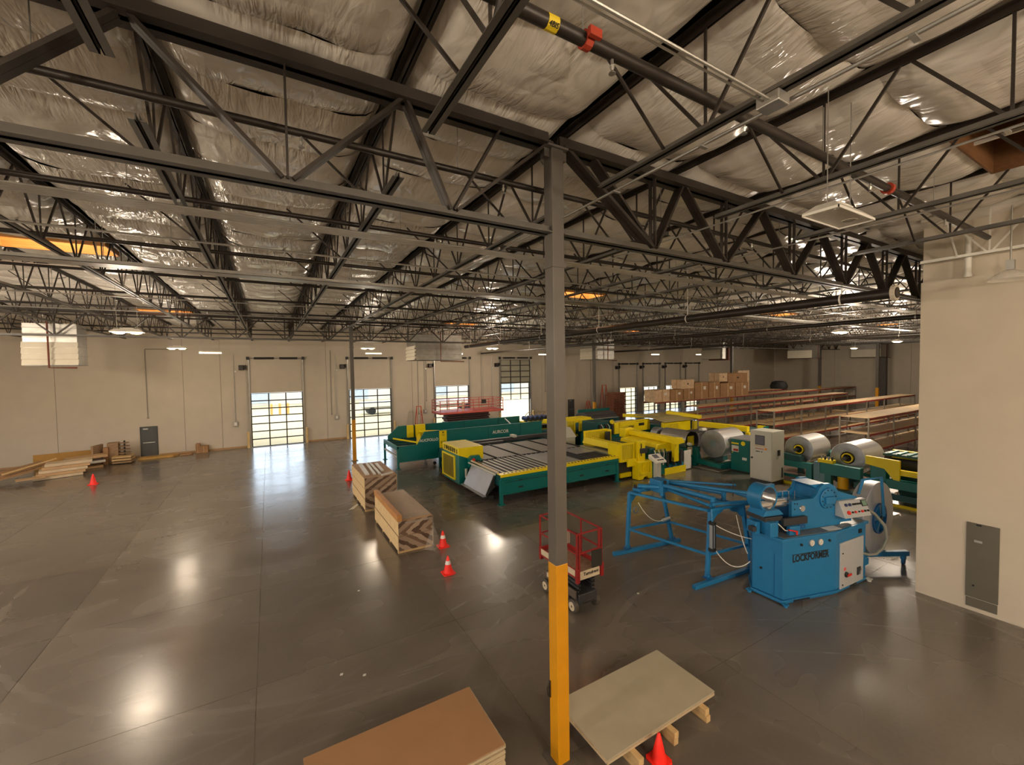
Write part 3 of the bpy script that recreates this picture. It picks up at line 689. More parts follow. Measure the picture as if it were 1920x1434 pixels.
for i, (x, y) in enumerate([(-3.3, 34.2), (7.2, 34), (14.3, 34.3), (24, 34.8), (32.1, 34), (38.7, 33.5), (46, 33)]):
    t = thing('strip_light', ['first', 'second', 'third', 'fourth', 'fifth', 'sixth', 'seventh'][i]+' tube light from the left along the far wall', 'lamp', (x, y, 7.2), 'strip lights')
    part('tray', MB().box(x-.62, x+.62, y-.09, y+.09, 7.2, 7.28), M_WHITE, t); part('tube_lens', MB().box(x-.6, x+.6, y-.07, y+.07, 7.15, 7.2), M_STRIP, t, bev=.015)
    part('cable', MB().tube((x-.5, y, 7.28), (x-.5, y, 9.2), .006, 5), M_GALV, t); part('cable', MB().tube((x+.5, y, 7.28), (x+.5, y, 9.2), .006, 5), M_GALV, t)
t = thing('acrylic_dome_lamp', 'clear acrylic dome lamp hanging on the office wall', 'lamp', (13.5, 2.3, 7.6))
part('dome', MB().lathe((13.4, 2.35, 7.58), (0, 0, 1), [(.34, 0), (.32, .04), (.2, .14), (.08, .2)], 24), plastic_film('clear_acrylic', .55, (230, 225, 215)), t, smooth=True)
part('stem', MB().tube((13.4, 2.35, 7.78), (13.4, 2.35, 9.1), .015, 8).box(13.34, 13.46, 2.29, 2.41, 7.78, 7.98), M_GALV, t)
# ------------------------------------------------------------------ hanging heaters
M_LOUV = mat('heater_enamel', (216, 208, 190), .45, var=.04)
M_RUST = mat('rusty_gas_pipe', (104, 52, 34), .6, .2, var=.2)
def heater(x0, x1, y0, y1, z0, z1, face, label, n=4, red=False):
    t = thing('hanging_heater', label, 'heater', ((x0+x1)/2, (y0+y1)/2, z0), 'hanging air heaters')
    part('casing', MB().box(x0+.04, x1-.04, y0+.04, y1-.04, z0, z1), M_GALV, t)
    st = (z1-z0)*.55/n
    for i in range(n):
        za = z0+.03+i*st
        if face == 'y': mb = MB().prism([(y0-.1, za), (y0+.04, za+st*.5), (y0+.04, za+st*.97), (y0-.02, za+st*.97)], 'x', x0, x1)
        else: mb = MB().prism([(x0-.1, za), (x0+.04, za+st*.5), (x0+.04, za+st*.97), (x0-.02, za+st*.97)], 'y', y0, y1)
        part('louver', mb, M_LOUV, t)
    for q in range(5):
        zq = z0+(z1-z0)*q/4.5
        part('casing_seam', MB().box(x0+.02, x1-.02, y0+.02, y1-.02, zq, zq+.03), mat('heater_panel', (150, 148, 142), .45, .4), t)
    for hx in (x0+.2, x1-.2):
        part('hanger_rod', MB().tube((hx, (y0+y1)/2, z1), (hx, (y0+y1)/2, 9.2), .02, 6), M_STEEL, t)
    part('gas_pipe', MB().path([((x0+x1)/2, y0-.25, 8.6), ((x0+x1)/2, y0-.25, z0-.1), (x1, y0-.25, z0-.12)], .04, 8), M_RUST, t)
    if red: part('burner_box', MB().box(x1-.02, x1+.9, y0-.1, y1, z0-.15, z1-.6), M_RUST, t)
    return t
heater(-10.35, -8.35, 29.6, 31.0, 6.35, 8.45, 'y', 'large louvred heater hanging at the left end of the hall')
heater(9.3, 13.0, 29.9, 32.2, 6.55, 8.45, 'x', 'wide grey heater hanging before the third glass door')
heater(26.4, 28.6, 29.6, 32.0, 6.55, 8.45, 'x', 'square heater hanging before the dock doors')
heater(45.0, 46.4, 29.6, 32, 6.55, 8.45, 'x', 'heater with a rusty burner hanging above the cardboard boxes', 4, True)
heater(62.4, 64.6, 28.0, 31, 6.6, 8.45, 'x', 'pale louvred heater hanging over the middle of the racks')
heater(69.6, 72.0, 23.2, 26.4, 6.6, 8.45, 'x', 'pale louvred heater hanging over the far right racks')
# electrical panel and its lower cover on the office wall
t = thing('electrical_panel', 'dark green grey panel door set in the office wall', 'electrical panel', (14.2, 2.8, 0))
M_PANEL = mat('panel_olive_grey', (92, 88, 76), .55, var=.06)
part('door_leaf', MB().box(14.17, 14.2, 2.54, 3.06, .33, 2.1), M_PANEL, t, bev=.006)
part('lower_cover', MB().box(14.18, 14.2, 2.55, 3.05, .1, .31), M_PANEL, t, bev=.006)
part('latch', MB().box(14.155, 14.17, 2.8, 2.93, 1.66, 1.71), M_GALV, t)
part('lock', MB().tube((14.15, 2.93, .62), (14.17, 2.93, .62), .02, 10), M_BLACK, t)
part('hinge', MB().box(14.16, 14.17, 2.82, 2.9, 2.05, 2.09), M_BLACK, t)
# ------------------------------------------------------------------ materials of the things
M_TEAL = mat('teal_machine_paint', (0, 104, 100), .38, var=.06)
M_TEALD = mat('dark_teal_machine_paint', (4, 70, 72), .45, var=.08)
M_YEL = mat('yellow_machine_paint', (240, 216, 10), .4, var=.04)
M_BLUE = mat('blue_machine_paint', (34, 116, 168), .38, var=.04)
M_BLUED = mat('deep_blue_machine_paint', (16, 88, 146), .42, var=.05)
M_CHROME = mat('polished_steel', (214, 214, 214), .22, .85, var=.05)
M_ALU = mat('rolled_aluminium', (222, 223, 224), .3, .7, var=.10, scale=1.6, stretch=(.4, 9, 9))
M_ALUF = mat('coil_end_aluminium', (142, 144, 146), .42, .6, var=.12, scale=5)
M_LGREY = mat('light_grey_enamel', (196, 196, 184), .42, var=.03)
M_STEELP = mat('bare_steel_plate', (178, 180, 186), .36, .7, var=.06)
M_DGREY = mat('dark_grey_steel', (62, 62, 64), .5, .3, var=.1)
M_SCREEN = mat('grey_screen', (108, 108, 118), .2, var=0)
M_RED = mat('lift_red_paint', (140, 28, 26), .5, var=.12, scale=6)
M_REDK = mat('red_plastic', (214, 40, 30), .35, var=0)
M_CONE = mat('cone_orange_red', (250, 44, 30), .5, var=.04)
M_REFL = mat('white_reflective_band', (236, 226, 220), .4, var=.05)
M_CREAM = mat('cream_plastic', (206, 190, 160), .5, var=.06)
M_RACKR = mat('rack_beam_red', (128, 34, 26), .55, var=.12)
M_RACKG = mat('rack_post_grey', (126, 118, 106), .5, .2, var=.1)
M_DECK = mat('particle_board', (186, 160, 120), .75, var=.12, scale=4)
M_LADDER = mat('ladder_orange', (196, 74, 34), .55, var=.05)
M_PANELW = mat('pale_mdf_edge', (222, 192, 142), .65, var=.08, scale=6)
M_HOSE = mat('grey_hose', (120, 122, 112), .55, var=.05)
M_WTUBE = mat('white_air_tube', (228, 226, 214), .4, var=0)
def cables(t, name, m, ptss, r, n=6):
    for pts in ptss: part(name, MB().path(pts, r, n), m, t, smooth=True)
def sag(p, q, drop, n=10):
    p = Vector(p); q = Vector(q)
    return [p.lerp(q, i/n)-Vector((0, 0, drop*4*(i/n)*(1-i/n))) for i in range(n+1)]
# ------------------------------------------------------------------ traffic cones
def cone(x, y, h, band, label):
    t = thing('traffic_cone', label, 'traffic cone', (x, y, 0), 'traffic cones')
    b = h*.36
    part('base', MB().prism([(x-b+.04, y-b), (x+b-.04, y-b), (x+b, y-b+.04), (x+b, y+b-.04), (x+b-.04, y+b), (x-b+.04, y+b), (x-b, y+b-.04), (x-b, y-b+.04)], 'z', 0, h*.055), M_CONE, t, bev=.006)
    r0, r1 = h*.27, h*.055
    rr = lambda f: r0+(r1-r0)*f
    part('body', MB().lathe((x, y, h*.05), (0, 0, 1), [(r0, 0), (rr(.5), h*.475), (r1, h*.93), (r1*.6, h*.95), (0, h*.95)], 20), M_CONE, t, smooth=True)
    if band: part('band', MB().lathe((x, y, h*.05), (0, 0, 1), [(rr(.52)+.004, h*.49), (rr(.74)+.004, h*.69)], 20), M_REFL, t, smooth=True, label='white reflective band')
cone(-8.29, 30.5, .56, False, 'plain red traffic cone by the pile of cardboard at left')
cone(3.57, 23.7, .55, False, 'small red traffic cone behind the far timber stack')
cone(4.84, 13.05, .52, True, 'banded traffic cone touching the corner of the near timber stack')
cone(4.31, 11.25, .5, True, 'banded traffic cone standing alone in front of the timber stacks')
cone(4.87, 4.17, .42, False, 'red traffic cone between the blocks under the grey boards')
# ------------------------------------------------------------------ board stacks in the foreground
M_BROWNB = mat('brown_hardboard', (152, 114, 78), .6, var=.05, scale=2)
M_EDGE = mat('board_edge', (188, 170, 140), .7, var=.15, scale=20, stretch=(1, 1, 30))
z = .09
for i in range(26):
    th = .018
    if i in (22,): z += .022
    j = (random.uniform(-.012, .012), random.uniform(-.012, .012))
    top = i == 25
    single('hardboard_sheet', MB().box(.26+j[0], 2.74+j[0], 5.06+j[1], 6.30+j[1], z, z+th-.001), M_BROWNB if top else M_EDGE,
           'brown hardboard sheet on top of the foreground stack' if top else '%s board from the top of the brown foreground stack' % NUM[25-i], 'board', 'boards in the foreground stack')
    z += th
for y in (5.2, 5.68, 6.14):
    single('timber_bearer', MB().box(.3, 2.66, y-.045, y+.045, 0, .088), M_WOOD, ['near', 'middle', 'far'][[5.2, 5.68, 6.14].index(y)]+' bearer under the brown board stack', 'timber', 'bearers under the brown stack')
M_GBOARD = mat('grey_green_gypsum', (168, 160, 138), .7, var=.05, scale=2)
z = .215
for i in range(4):
    j = (random.uniform(-.015, .015), random.uniform(-.015, .015))
    single('gypsum_board', MB().box(3.99+j[0], 6.44+j[0], 4.34+j[1], 5.57+j[1], z, z+.021), M_GBOARD if i == 3 else M_EDGE,
           ['lowest', 'second lowest', 'second highest', 'grey topmost'][i]+' board of the pile on wooden blocks beside the column', 'board', 'boards on the wooden blocks'); z += .0225
for i, x in enumerate((4.5, 5.3, 6.1)):
    t = thing('support_block', ['block nearest the column under the grey boards', 'middle wooden block under the grey boards', 'far right wooden block under the grey boards'][i], 'timber', (x, 4.9, 0), 'wooden blocks under the grey boards')
    part('lower_timber', MB().box(x-.05, x+.05, 4.2, 5.5, 0, .105), M_WOOD, t, bev=.008)
    part('upper_timber', MB().box(x-.055, x+.045, 4.16+.03*i, 5.5, .107, .213), M_WOOD, t, bev=.008)
# ------------------------------------------------------------------ wrapped timber stacks
def chevron_mat():
    M, n, b = nodes_of('chevron_end_grain')
    ge = N(n, 'ShaderNodeNewGeometry'); sp = N(n, 'ShaderNodeSeparateXYZ'); n.links.new(ge.outputs['Position'], sp.inputs[0])
    ax = math_node(n, 'ABSOLUTE', math_node(n, 'SUBTRACT', sp.outputs[2], .68))
    s = math_node(n, 'FRACT', math_node(n, 'MULTIPLY', math_node(n, 'MULTIPLY_ADD', ax, 1.15, math_node(n, 'MULTIPLY', sp.outputs[0], -.75)), 1.55))
    no = N(n, 'ShaderNodeTexNoise'); no.inputs['Scale'].default_value = 5; n.links.new(ge.outputs['Position'], no.inputs['Vector'])
    s = math_node(n, 'ADD', s, math_node(n, 'MULTIPLY_ADD', no.outputs['Fac'], .3, -.15))
    rp = N(n, 'ShaderNodeValToRGB'); rp.color_ramp.interpolation = 'CONSTANT'; e = rp.color_ramp.elements
    e[0].position = 0; e[0].color = rgb((150, 128, 108)); e[1].position = .3; e[1].color = rgb((84, 62, 46))
    for ps, c in ((.55, (168, 146, 124)), (.8, (112, 88, 68))):
        k = e.new(ps); k.color = rgb(c)
    n.links.new(s, rp.inputs[0]); n.links.new(rp.outputs[0], b.inputs['Base Color']); b.inputs['Roughness'].default_value = .55
    return M
M_CHEV = chevron_mat()
M_FILM = plastic_film('clear_wrap', .62, (225, 215, 200))
M_PACKTOP = mat('brown_paper_top', (176, 140, 102), .6, var=.15, scale=2)
def timber(x0, x1, y0, y1, h, n, label):
    t = thing('timber_stack', label, 'timber stack', ((x0+x1)/2, (y0+y1)/2, 0), 'wrapped timber stacks')
    ph = (h-.09)/n
    for i in range(n):
        z0 = .09+i*ph
        part('board_pack', MB().box(x0+.012*(i % 2), x1-.01*(i % 2), y0+.02, y1, z0+.008, z0+ph-.008), M_PANELW, t, bev=.006)
        part('pack_lid', MB().box(x0, x1, y0, y1+.01, z0+ph-.008, z0+ph+.0), M_PACKTOP if i == n-1 else M_WOODG, t)
        part('end_veneer', MB().box(x0+.02, x1-.02, y0+.0, y0+.02, z0+.008, z0+ph-.01), M_CHEV, t)
    k = 4
    for i in range(k):
        y = y0+.12+(y1-y0-.24)*i/(k-1)
        part('skid', MB().box(x0+.02, x1-.02, y-.05, y+.05, 0, .09), M_WOOD, t)
    part('side_film', MB().box(x1+.004, x1+.012, y0, y1, .05, h-.02), M_FILM, t)
    return t
s1 = timber(3.28, 4.62, 17.9, 20.9, 1.42, 3, 'taller wrapped timber stack farther from the camera')
s2 = timber(3.40, 4.56, 13.2, 16.6, 1.06, 2, 'lower wrapped timber stack nearer the camera')
fm = MB(); fv = []; nn = 12
for j in range(nn+1):
    for i in range(nn+1):
        u, v = i/nn, j/nn; xx = 3.62+.98*u; yy = 13.15+3.5*v; zz = 1.075+.03*(mnoise.noise(Vector((xx*3, yy*2.4, 1)))+.6)
        if i == nn: zz -= .25+.15*mnoise.noise(Vector((0, yy*3, 2)))
        if j == 0: zz -= .12
        fv.append((xx, yy-(.03 if j == 0 else 0), zz))
fm.add(fv, [(j*(nn+1)+i, j*(nn+1)+i+1, (j+1)*(nn+1)+i+1, (j+1)*(nn+1)+i) for j in range(nn) for i in range(nn)])
part('wrap_film', fm, M_FILM, s2, smooth=True, label='crumpled clear plastic wrap')
tail = MB().add([(4.57, 13.2, .75), (4.7, 13.15, .4), (4.75, 13.0, .02), (4.45, 12.85, .01), (4.2, 13.1, .02), (4.45, 13.17, .5)], [(0, 1, 2), (0, 2, 3), (0, 3, 5), (3, 4, 5)])
part('loose_film', tail, plastic_film('thin_clear_film', .8, (225, 215, 200)), s2, label='loose trailing plastic')
M_BEAMW = mat('varnished_beam', (196, 138, 80), .5, var=.14, scale=3, stretch=(8, .8, 8))
single('timber_beam', MB().box(3.38, 3.53, 13.18, 16.55, 1.066, 1.26), M_BEAMW, 'long square timber beam lying along the edge of the near stack', 'timber', bev=.006)
M_WPLANK = mat('white_wrapped_trim', (208, 204, 196), .4, var=.1)
for i, (xa, ya, xb, yb, w_) in enumerate([(3.5, 18.35, 3.62, 20.7, .16), (3.78, 18.25, 3.9, 20.6, .1), (3.98, 18.2, 4.05, 20.5, .1), (4.2, 18.7, 4.28, 20.3, .12), (4.0, 17.95, 4.5, 18.15, .1)]):
    single('trim_plank', MB().beam((xa, ya, 1.455), (xb, yb, 1.455), w_, .06), M_WPLANK,
           ['leftmost wide pale plank', 'second pale plank from the left', 'middle thin pale plank', 'short pale plank at right', 'crossing pale offcut'][i]+' on top of the far timber stack', 'plank', 'planks on the far stack')
single('floor_scrap', MB().prism([(2.75, 18.6), (3.2, 19.25), (3.24, 19.1), (2.95, 18.6)], 'z', .0, .012), M_WPLANK, 'thin white strip sticking out under the far timber stack', 'scrap')
for i, (x, y) in enumerate([(1.04, 8.55), (1.42, 8.3), (1.83, 6.55), (8.1, 7.6), (1.9, 11.6)]):
    single('paper_scrap', MB().prism([(x-.03, y-.015), (x+.02, y-.03), (x+.04, y+.015), (x-.01, y+.03)], 'z', 0.0, .008), M_WPLANK, ['tiny white scrap on the open floor left of centre', 'second tiny white scrap on the open floor', 'white paper scrap behind the brown board stack', 'white scrap beside the red lift', 'tiny pale scrap on the floor ahead of the stacks'][i], 'scrap', 'floor scraps')
# ------------------------------------------------------------------ scissor lift
def lift():
    x0, x1, y0, y1 = 6.12, 6.88, 7.62, 9.15
    t = thing('scissor_lift', 'small red scissor lift parked behind the grey column', 'scissor lift', (6.5, 8.4, 0))
    part('chassis', MB().box(x0+.1, x1-.1, y0+.05, y1-.02, .2, .46).box(x0+.02, x1-.02, y0+.35, y1-.32, .26, .44), M_DGREY, t, bev=.02)
    for yy, xx, s in ((y0+.2, x0+.05, -1), (y0+.2, x1-.05, 1), (y1-.2, x0+.05, -1), (y1-.2, x1-.05, 1)):
        w_ = part('wheel', MB().lathe((xx-.06, yy, .16), (1, 0, 0), [(0, 0), (.13, 0), (.16, .02), (.16, .10), (.13, .12), (0, .12)], 20), mat('grey_tyre', (74, 68, 60), .7), t, smooth=True)
        part('hub', MB().lathe((xx+s*.055, yy, .16), (s, 0, 0), [(.105, 0), (.105, .012), (.03, .014), (.028, .004), (0, .004)], 16), M_CREAM, w_, label='cream wheel hub')
    for sx in (x0+.16, x1-.16):
        for i in range(5):
            za = .48+i*.095
            part('scissor_arm', MB().beam((sx, y0+.15, za), (sx, y1-.2, za+.05), .04, .06), M_DGREY, t)
            part('scissor_arm', MB().beam((sx+.05, y0+.15, za+.05), (sx+.05, y1-.2, za), .04, .06), M_BLACK, t)
    part('lower_side', MB().box(x0+.03, x0+.06, y0+.1, y1-.1, .36, .56), mat('lift_grey', (88, 76, 66), .6), t)
    part('side_sticker', MB().box(x0+.022, x0+.03, y1-.62, y1-.25, .42, .54), M_CREAM, t, label='cream sticker')
    part('battery_tray', MB().box(x0+.0, x0+.05, y0+.55, y1-.5, .14, .36), M_CREAM, t, bev=.01)
    part('deck', MB().box(x0, x1, y0, y1, .96, 1.0), mat('dirty_deck', (150, 122, 100), .8, var=.25, scale=8), t)
    part('toe_board', MB().box(x0-.015, x0, y0, y1, .9, 1.12), M_RED, t)
    part('toe_board', MB().box(x1, x1+.015, y0, y1, .9, 1.12), M_RED, t)
    part('toe_board', MB().box(x0, x1, y1, y1+.015, .9, 1.12), M_RED, t)
    for a, b in ((y0+.05, y0+.32), (y1-.5, y1-.06)): part('white_decal', MB().box(x0-.02, x0-.015, a, b, .95, 1.1), M_CREAM, t, label='scuffed white decal')
    e = part('end_board', MB().box(x0+.08, x1-.08, y0-.02, y0, .86, 1.06), M_CREAM, t, label='white sign board on the end')
    text_obj('sign_text', 'Turndrent', M_BLACK, e, ((x0+x1)/2+.03, y0-.024, .98), .11, ROT_NY, .002)
    for px, py in ((x0, y0), (x0+.07, y0), (x1, y0), (x1-.08, y0), (x0, y1), (x1, y1), (x0, (y0+y1)/2), (x1, (y0+y1)/2)):
        part('rail_post', MB().beam((px, py, .86), (px, py, 1.98), .036), M_RED, t)
    for zz in (1.97, 1.5):
        part('side_rail', MB().beam((x0, y0, zz), (x0, y1, zz), .034), M_RED, t)
        part('side_rail', MB().beam((x1, y0, zz), (x1, y1, zz), .034), M_RED, t)
        part('end_rail', MB().beam((x0, y1, zz), (x1, y1, zz), .034), M_RED, t)
        part('end_rail', MB().beam((x0, y0, zz), (x1, y0, zz), .034), M_RED, t)
    part('document_box', MB().box(x1-.34, x1-.02, y0-.05, y0-.02, 1.08, 1.5), mat('black_canvas', (38, 34, 28), .8), t, bev=.01, label='black canvas pouch on the rail')
    part('controller', MB().box(x0+.03, x0+.2, y0+.5, y0+.68, 1.55, 1.85), mat('grey_pad', (150, 130, 118), .6), t, bev=.015)
    for s in ((x0-.03, y0-.02), (x1-.04, y0-.02), (x0-.03, y1-.03)): part('corner_guard', MB().box(s[0], s[0]+.09, s[1]-.02, s[1]+.06, .8, 1.14), M_RED, t, bev=.01)
    part('axle', MB().tube((x0+.1, y0+.2, .16), (x1-.1, y0+.2, .16), .035, 8), M_BLACK, t)
    part('steering_cylinder', MB().tube((x0+.2, y0+.08, .25), (x1-.2, y0+.08, .25), .04, 8), M_BLACK, t)
lift()
# ------------------------------------------------------------------ blue forming machine
E1 = Vector((.965, -.262, 0)); E2 = Vector((.262, .965, 0)); OB = Vector((10.70, 5.38, 0))
def W(u, d, z): return OB+E1*u+E2*d+Vector((0, 0, z))
def wbox(mb, u0, u1, d0, d1, z0, z1):
    v = [W(u, d, z_) for z_ in (z0, z1) for (u, d) in ((u0, d0), (u1, d0), (u1, d1), (u0, d1))]
    return mb.add(v, [(0, 3, 2, 1), (4, 5, 6, 7), (0, 1, 5, 4), (1, 2, 6, 5), (2, 3, 7, 6), (3, 0, 4, 7)])
def wprism(mb, poly, d0, d1):
    n = len(poly); v = [W(u, d0, z_) for u, z_ in poly]+[W(u, d1, z_) for u, z_ in poly]
    return mb.add(v, [tuple(range(n))[::-1], tuple(range(n, 2*n))]+[(i, (i+1) % n, n+(i+1) % n, n+i) for i in range(n)])
def blue_machine():
    t = thing('lockformer_machine', 'blue floor standing forming machine with control box and tool ring', 'machine', (11.9, 5.5, 0))
    P = [(10.69, 6.13), (10.70, 5.38), (12.32, 4.94), (13.79, 4.85), (13.86, 5.75), (13.0, 6.35), (11.3, 6.55)]
    c = Vector((12.2, 5.65)); 
    def grow(s): return [tuple(c+(Vector(p)-c)*s) for p in P]
    part('cabinet', MB().prism(P, 'z', .12, 1.56), M_BLUE, t, bev=.015)
    part('base_frame', MB().prism(grow(1.025), 'z', .03, .1), M_BLUE, t, bev=.01)
    part('kick_strip', MB().prism(grow(.97), 'z', .0, .13), M_BLUED, t)
    part('deck_plate', MB().prism(grow(1.045), 'z', 1.56, 1.63), M_BLUE, t, bev=.012)
    part('deck_mat', MB().prism(grow(.97), 'z', 1.63, 1.642), mat('worn_deck_steel', (120, 122, 122), .45, .4, var=.2), t)
    for s in ((10.62, 6.16), (10.66, 5.30), (13.84, 4.78)):
        part('levelling_foot', MB().tube((s[0], s[1], 0), (s[0], s[1], .05), .05, 12).box(s[0]-.06, s[0]+.06, s[1]-.06, s[1]+.06, .05, .075), M_BLUE if s[0] < 13 else M_LGREY, t)
    for u0, u1 in ((.3, .8),): part('fork_slot', wbox(MB(), u0, u1, -.035, -.028, .045, .085), M_BLACK, t)
    part('fork_slot', MB().box(12.95, 13.4, 4.862, 4.868, .045, .085), M_BLACK, t)
    for u, zz in ((.86, 1.44), (1.14, 1.43)):
        g = part('pressure_gauge', MB().lathe(W(u, -.002, zz), tuple(-E2), [(0, .0), (.085, .0), (.085, .035), (.07, .04), (0, .04)], 24), M_CHROME, t, smooth=True)
        part('dial', MB().lathe(W(u, -.043, zz), tuple(-E2), [(.068, 0), (0, .001)], 20), M_WHITE, g)
        part('needle', wprism(MB(), [(u-.035, zz-.03), (u-.03, zz-.034), (u+.03, zz+.03)], -.048, -.046), M_BLACK, g)
    for u, zz in ((.55, 1.43), (1.45, 1.43), (1.43, .0)):
        if zz: part('knob', MB().lathe(W(u, 0, zz), tuple(-E2), [(.03, 0), (.03, .03), (.02, .04), (0, .04)], 12), M_BLACK, t)
    part('side_lock', MB().lathe((10.69, 5.9, .72), (-1, 0, 0), [(.028, 0), (.028, .03), (0, .035)], 12), M_BLACK, t)
    tx = text_obj('name_letters', 'LOCKFORMER', M_BLACK, t, W(.86, -.004, 1.09), .235, (PI/2, 0, math.atan2(E1.y, E1.x)), .002, 'black maker name lettering', .76, .035)
    part('name_line', wbox(MB(), .28, 1.44, -.006, -.001, 1.19, 1.205), M_BLACK, t)
    part('panel_seam', MB().box(10.687, 10.69, 5.58, 5.59, .15, 1.2), M_BLUED, t)
    # right face electrical door
    e = (Vector((13.79, 4.85, 0))-Vector((12.32, 4.94, 0))).normalized(); n_ = Vector((e.y, -e.x, 0)); O2 = Vector((12.32, 4.94, 0))
    def Q(u, d, zz): return O2+e*u+n_*d+Vector((0, 0, zz))
    def qbox(mb, u0, u1, d0, d1, z0, z1):
        v = [Q(u, d, zz) for zz in (z0, z1) for (u, d) in ((u0, d0), (u1, d0), (u1, d1), (u0, d1))]
        return mb.add(v, [(0, 3, 2, 1), (4, 5, 6, 7), (0, 1, 5, 4), (1, 2, 6, 5), (2, 3, 7, 6), (3, 0, 4, 7)])
    d = part('electrical_door', qbox(MB(), .15, 1.28, 0, .04, .1, 1.29), mat('pale_grey_door', (186, 188, 190), .4, var=.03), t, bev=.012, label='pale grey electrical door')
    sw = part('main_switch', MB().lathe(Q(.40, .04, .44), tuple(n_), [(.07, 0), (.07, .03), (.05, .045), (0, .045)], 16), M_BLACK, d)
    part('switch_handle', qbox(MB(), .38, .56, .085, .11, .405, .46), M_REDK, d, bev=.008, label='red switch handle')
    part('warning_label', qbox(MB(), .3, .4, .041, .043, .55, .63), mat('red_white_label', (226, 90, 90), .5), d)
    part('outlet', qbox(MB(), .94, 1.1, .041, .06, .3, .5), M_DGREY, d); part('lever', MB().beam(Q(.98, .08, .32), Q(1.08, .09, .5), .02), M_CHROME, d)
    for zz in (.2, 1.02): part('lock', MB().tube(Q(.24, .04, zz), Q(.24, .055, zz), .018, 10), M_BLACK, d)
    part('socket', qbox(MB(), 1.08, 1.2, 0, .03, 1.38, 1.48), M_BLACK, t)
    # head
    prof = [(.60, 1.64), (.60, 2.40), (.92, 2.42), (1.3, 2.42), (1.42, 2.5), (1.52, 2.68), (1.66, 2.76), (1.86, 2.76), (2.02, 2.68), (2.12, 2.54), (2.80, 2.32), (2.80, 1.98), (2.45, 1.9), (2.25, 1.74), (2.2, 1.64)]
    part('near_side_plate', wprism(MB(), prof, .30, .40), M_BLUE, t, bev=.012)
    part('far_side_plate', wprism(MB(), [(u, z_) for u, z_ in prof], .98, 1.08), M_BLUE, t, bev=.012)
    part('gear_casing', wprism(MB(), [(1.3, 1.66), (1.3, 2.3), (1.42, 2.4), (1.52, 2.62), (1.3, 2.74), (1.84, 2.74), (2.02, 2.62), (2.7, 2.28), (2.7, 2.0), (2.2, 1.7)], .4, .98), M_BLUE, t, bev=.01)
    part('trough_floor', wbox(MB(), .62, 1.35, .4, .98, 2.28, 2.32), M_BLUE, t)
    part('trough_block', wbox(MB(), .66, .95, .4, .98, 1.66, 2.28), M_BLUED, t)
    part('flange_disc', MB().lathe(W(1.76, .30, 2.38), tuple(-E2), [(0, .05), (.24, .05), (.27, .035), (.27, 0)], 32), M_BLUE, t, smooth=True)
    part('flange_block', wbox(MB(), 1.6, 1.92, .18, .3, 2.26, 2.44), M_BLUE, t, bev=.03)
    for i in range(12):
        a = 2*PI*i/12+.2; part('bolt', MB().tube(W(1.76+.225*math.cos(a), .26, 2.38+.225*math.sin(a)), W(1.76+.225*math.cos(a), .238, 2.38+.225*math.sin(a)), .016, 8), M_BLACK, t)
    part('bearing_cap', MB().lathe(W(.92, .3, 2.2), tuple(-E2), [(0, .03), (.075, .03), (.085, 0)], 20), M_CHROME, t, smooth=True)
    for u, zz in ((.68, 2.34), (.76, 2.33), (.68, 2.2)): part('bolt', MB().tube(W(u, .3, zz), W(u, .285, zz), .016, 8), M_BLACK, t)
    part('arch_slot', wprism(MB(), [(.82, 1.68), (.82, 1.92)]+[(.92+.1*math.cos(a), 1.92+.1*math.sin(a)) for a in (PI, PI*.75, PI*.5, PI*.25, 0)]+[(1.02, 1.68)], .285, .302), M_BLUED, t)
    for i in range(3): part('bolt', MB().tube(W(.93, .284, 1.74+.09*i), W(.93, .272, 1.74+.09*i), .015, 8), M_CHROME, t)
    for u in (.8, 1.0, 1.2): part('stud', MB().tube(W(u, .75, 2.32), W(u, .75, 2.5), .014, 8), M_CHROME, t)
    part('rear_bracket', wbox(MB(), .62, .9, 1.08, 1.2, 2.0, 2.62), M_BLUE, t, bev=.02)
    # tool ring and shaft
    RA = Vector((-.12, -.993, 0))
    part('tool_ring', MB().lathe(W(-.06, .55, 2.52)-RA*.2, tuple(RA), [(.33, 0), (.33, .36), (.285, .36), (.285, 0), (.33, 0)], 40), M_BLUE, t, smooth=True)
    part('ring_lining', MB().lathe(W(-.06, .55, 2.52)-RA*.195, tuple(RA), [(.283, 0), (.283, .35)], 40), M_CHROME, t, smooth=True)
    part('ring_foot', wprism(MB(), [(-.3, 2.1), (.35, 2.1), (.2, 2.24), (-.2, 2.24)], .3, .8), M_BLUE, t, bev=.01)
    part('mandrel_shaft', MB().tube(W(-.2, .55, 2.30), W(.62, .55, 2.30), .10, 24), M_CHROME, t, smooth=True)
    part('slide_block', wbox(MB(), -.28, .25, .25, .85, 1.98, 2.09), M_DGREY, t, bev=.01)
    part('slide_carriage', wbox(MB(), -.22, .18, .3, .8, 1.66, 1.98), M_BLUE, t, bev=.01)
    part('steel_gib', wbox(MB(), .2, .95, .16, .26, 1.86, 2.04), M_DGREY, t, bev=.01)
    part('front_clamp', wbox(MB(), .3, .62, .08, .2, 1.64, 1.86), M_BLUE, t, bev=.02)
    part('clamp_lever', MB().tube(W(.2, .04, 1.82), W(.44, .02, 1.76), .018, 8).tube(W(.44, .02, 1.78), W(.44, .02, 1.68), .022, 8), M_REDK, t, smooth=True, label='red clamp lever')
    part('left_clamp', wbox(MB(), -.25, -.02, .12, .3, 1.64, 2.0), M_BLUE, t, bev=.02)
    part('stop_block', wbox(MB(), -.42, -.28, .4, .7, 1.64, 1.95), M_BLUE, t, bev=.02)
    part('valve', wbox(MB(), -.56, -.44, .35, .5, 1.74, 1.86), M_DGREY, t, bev=.01)
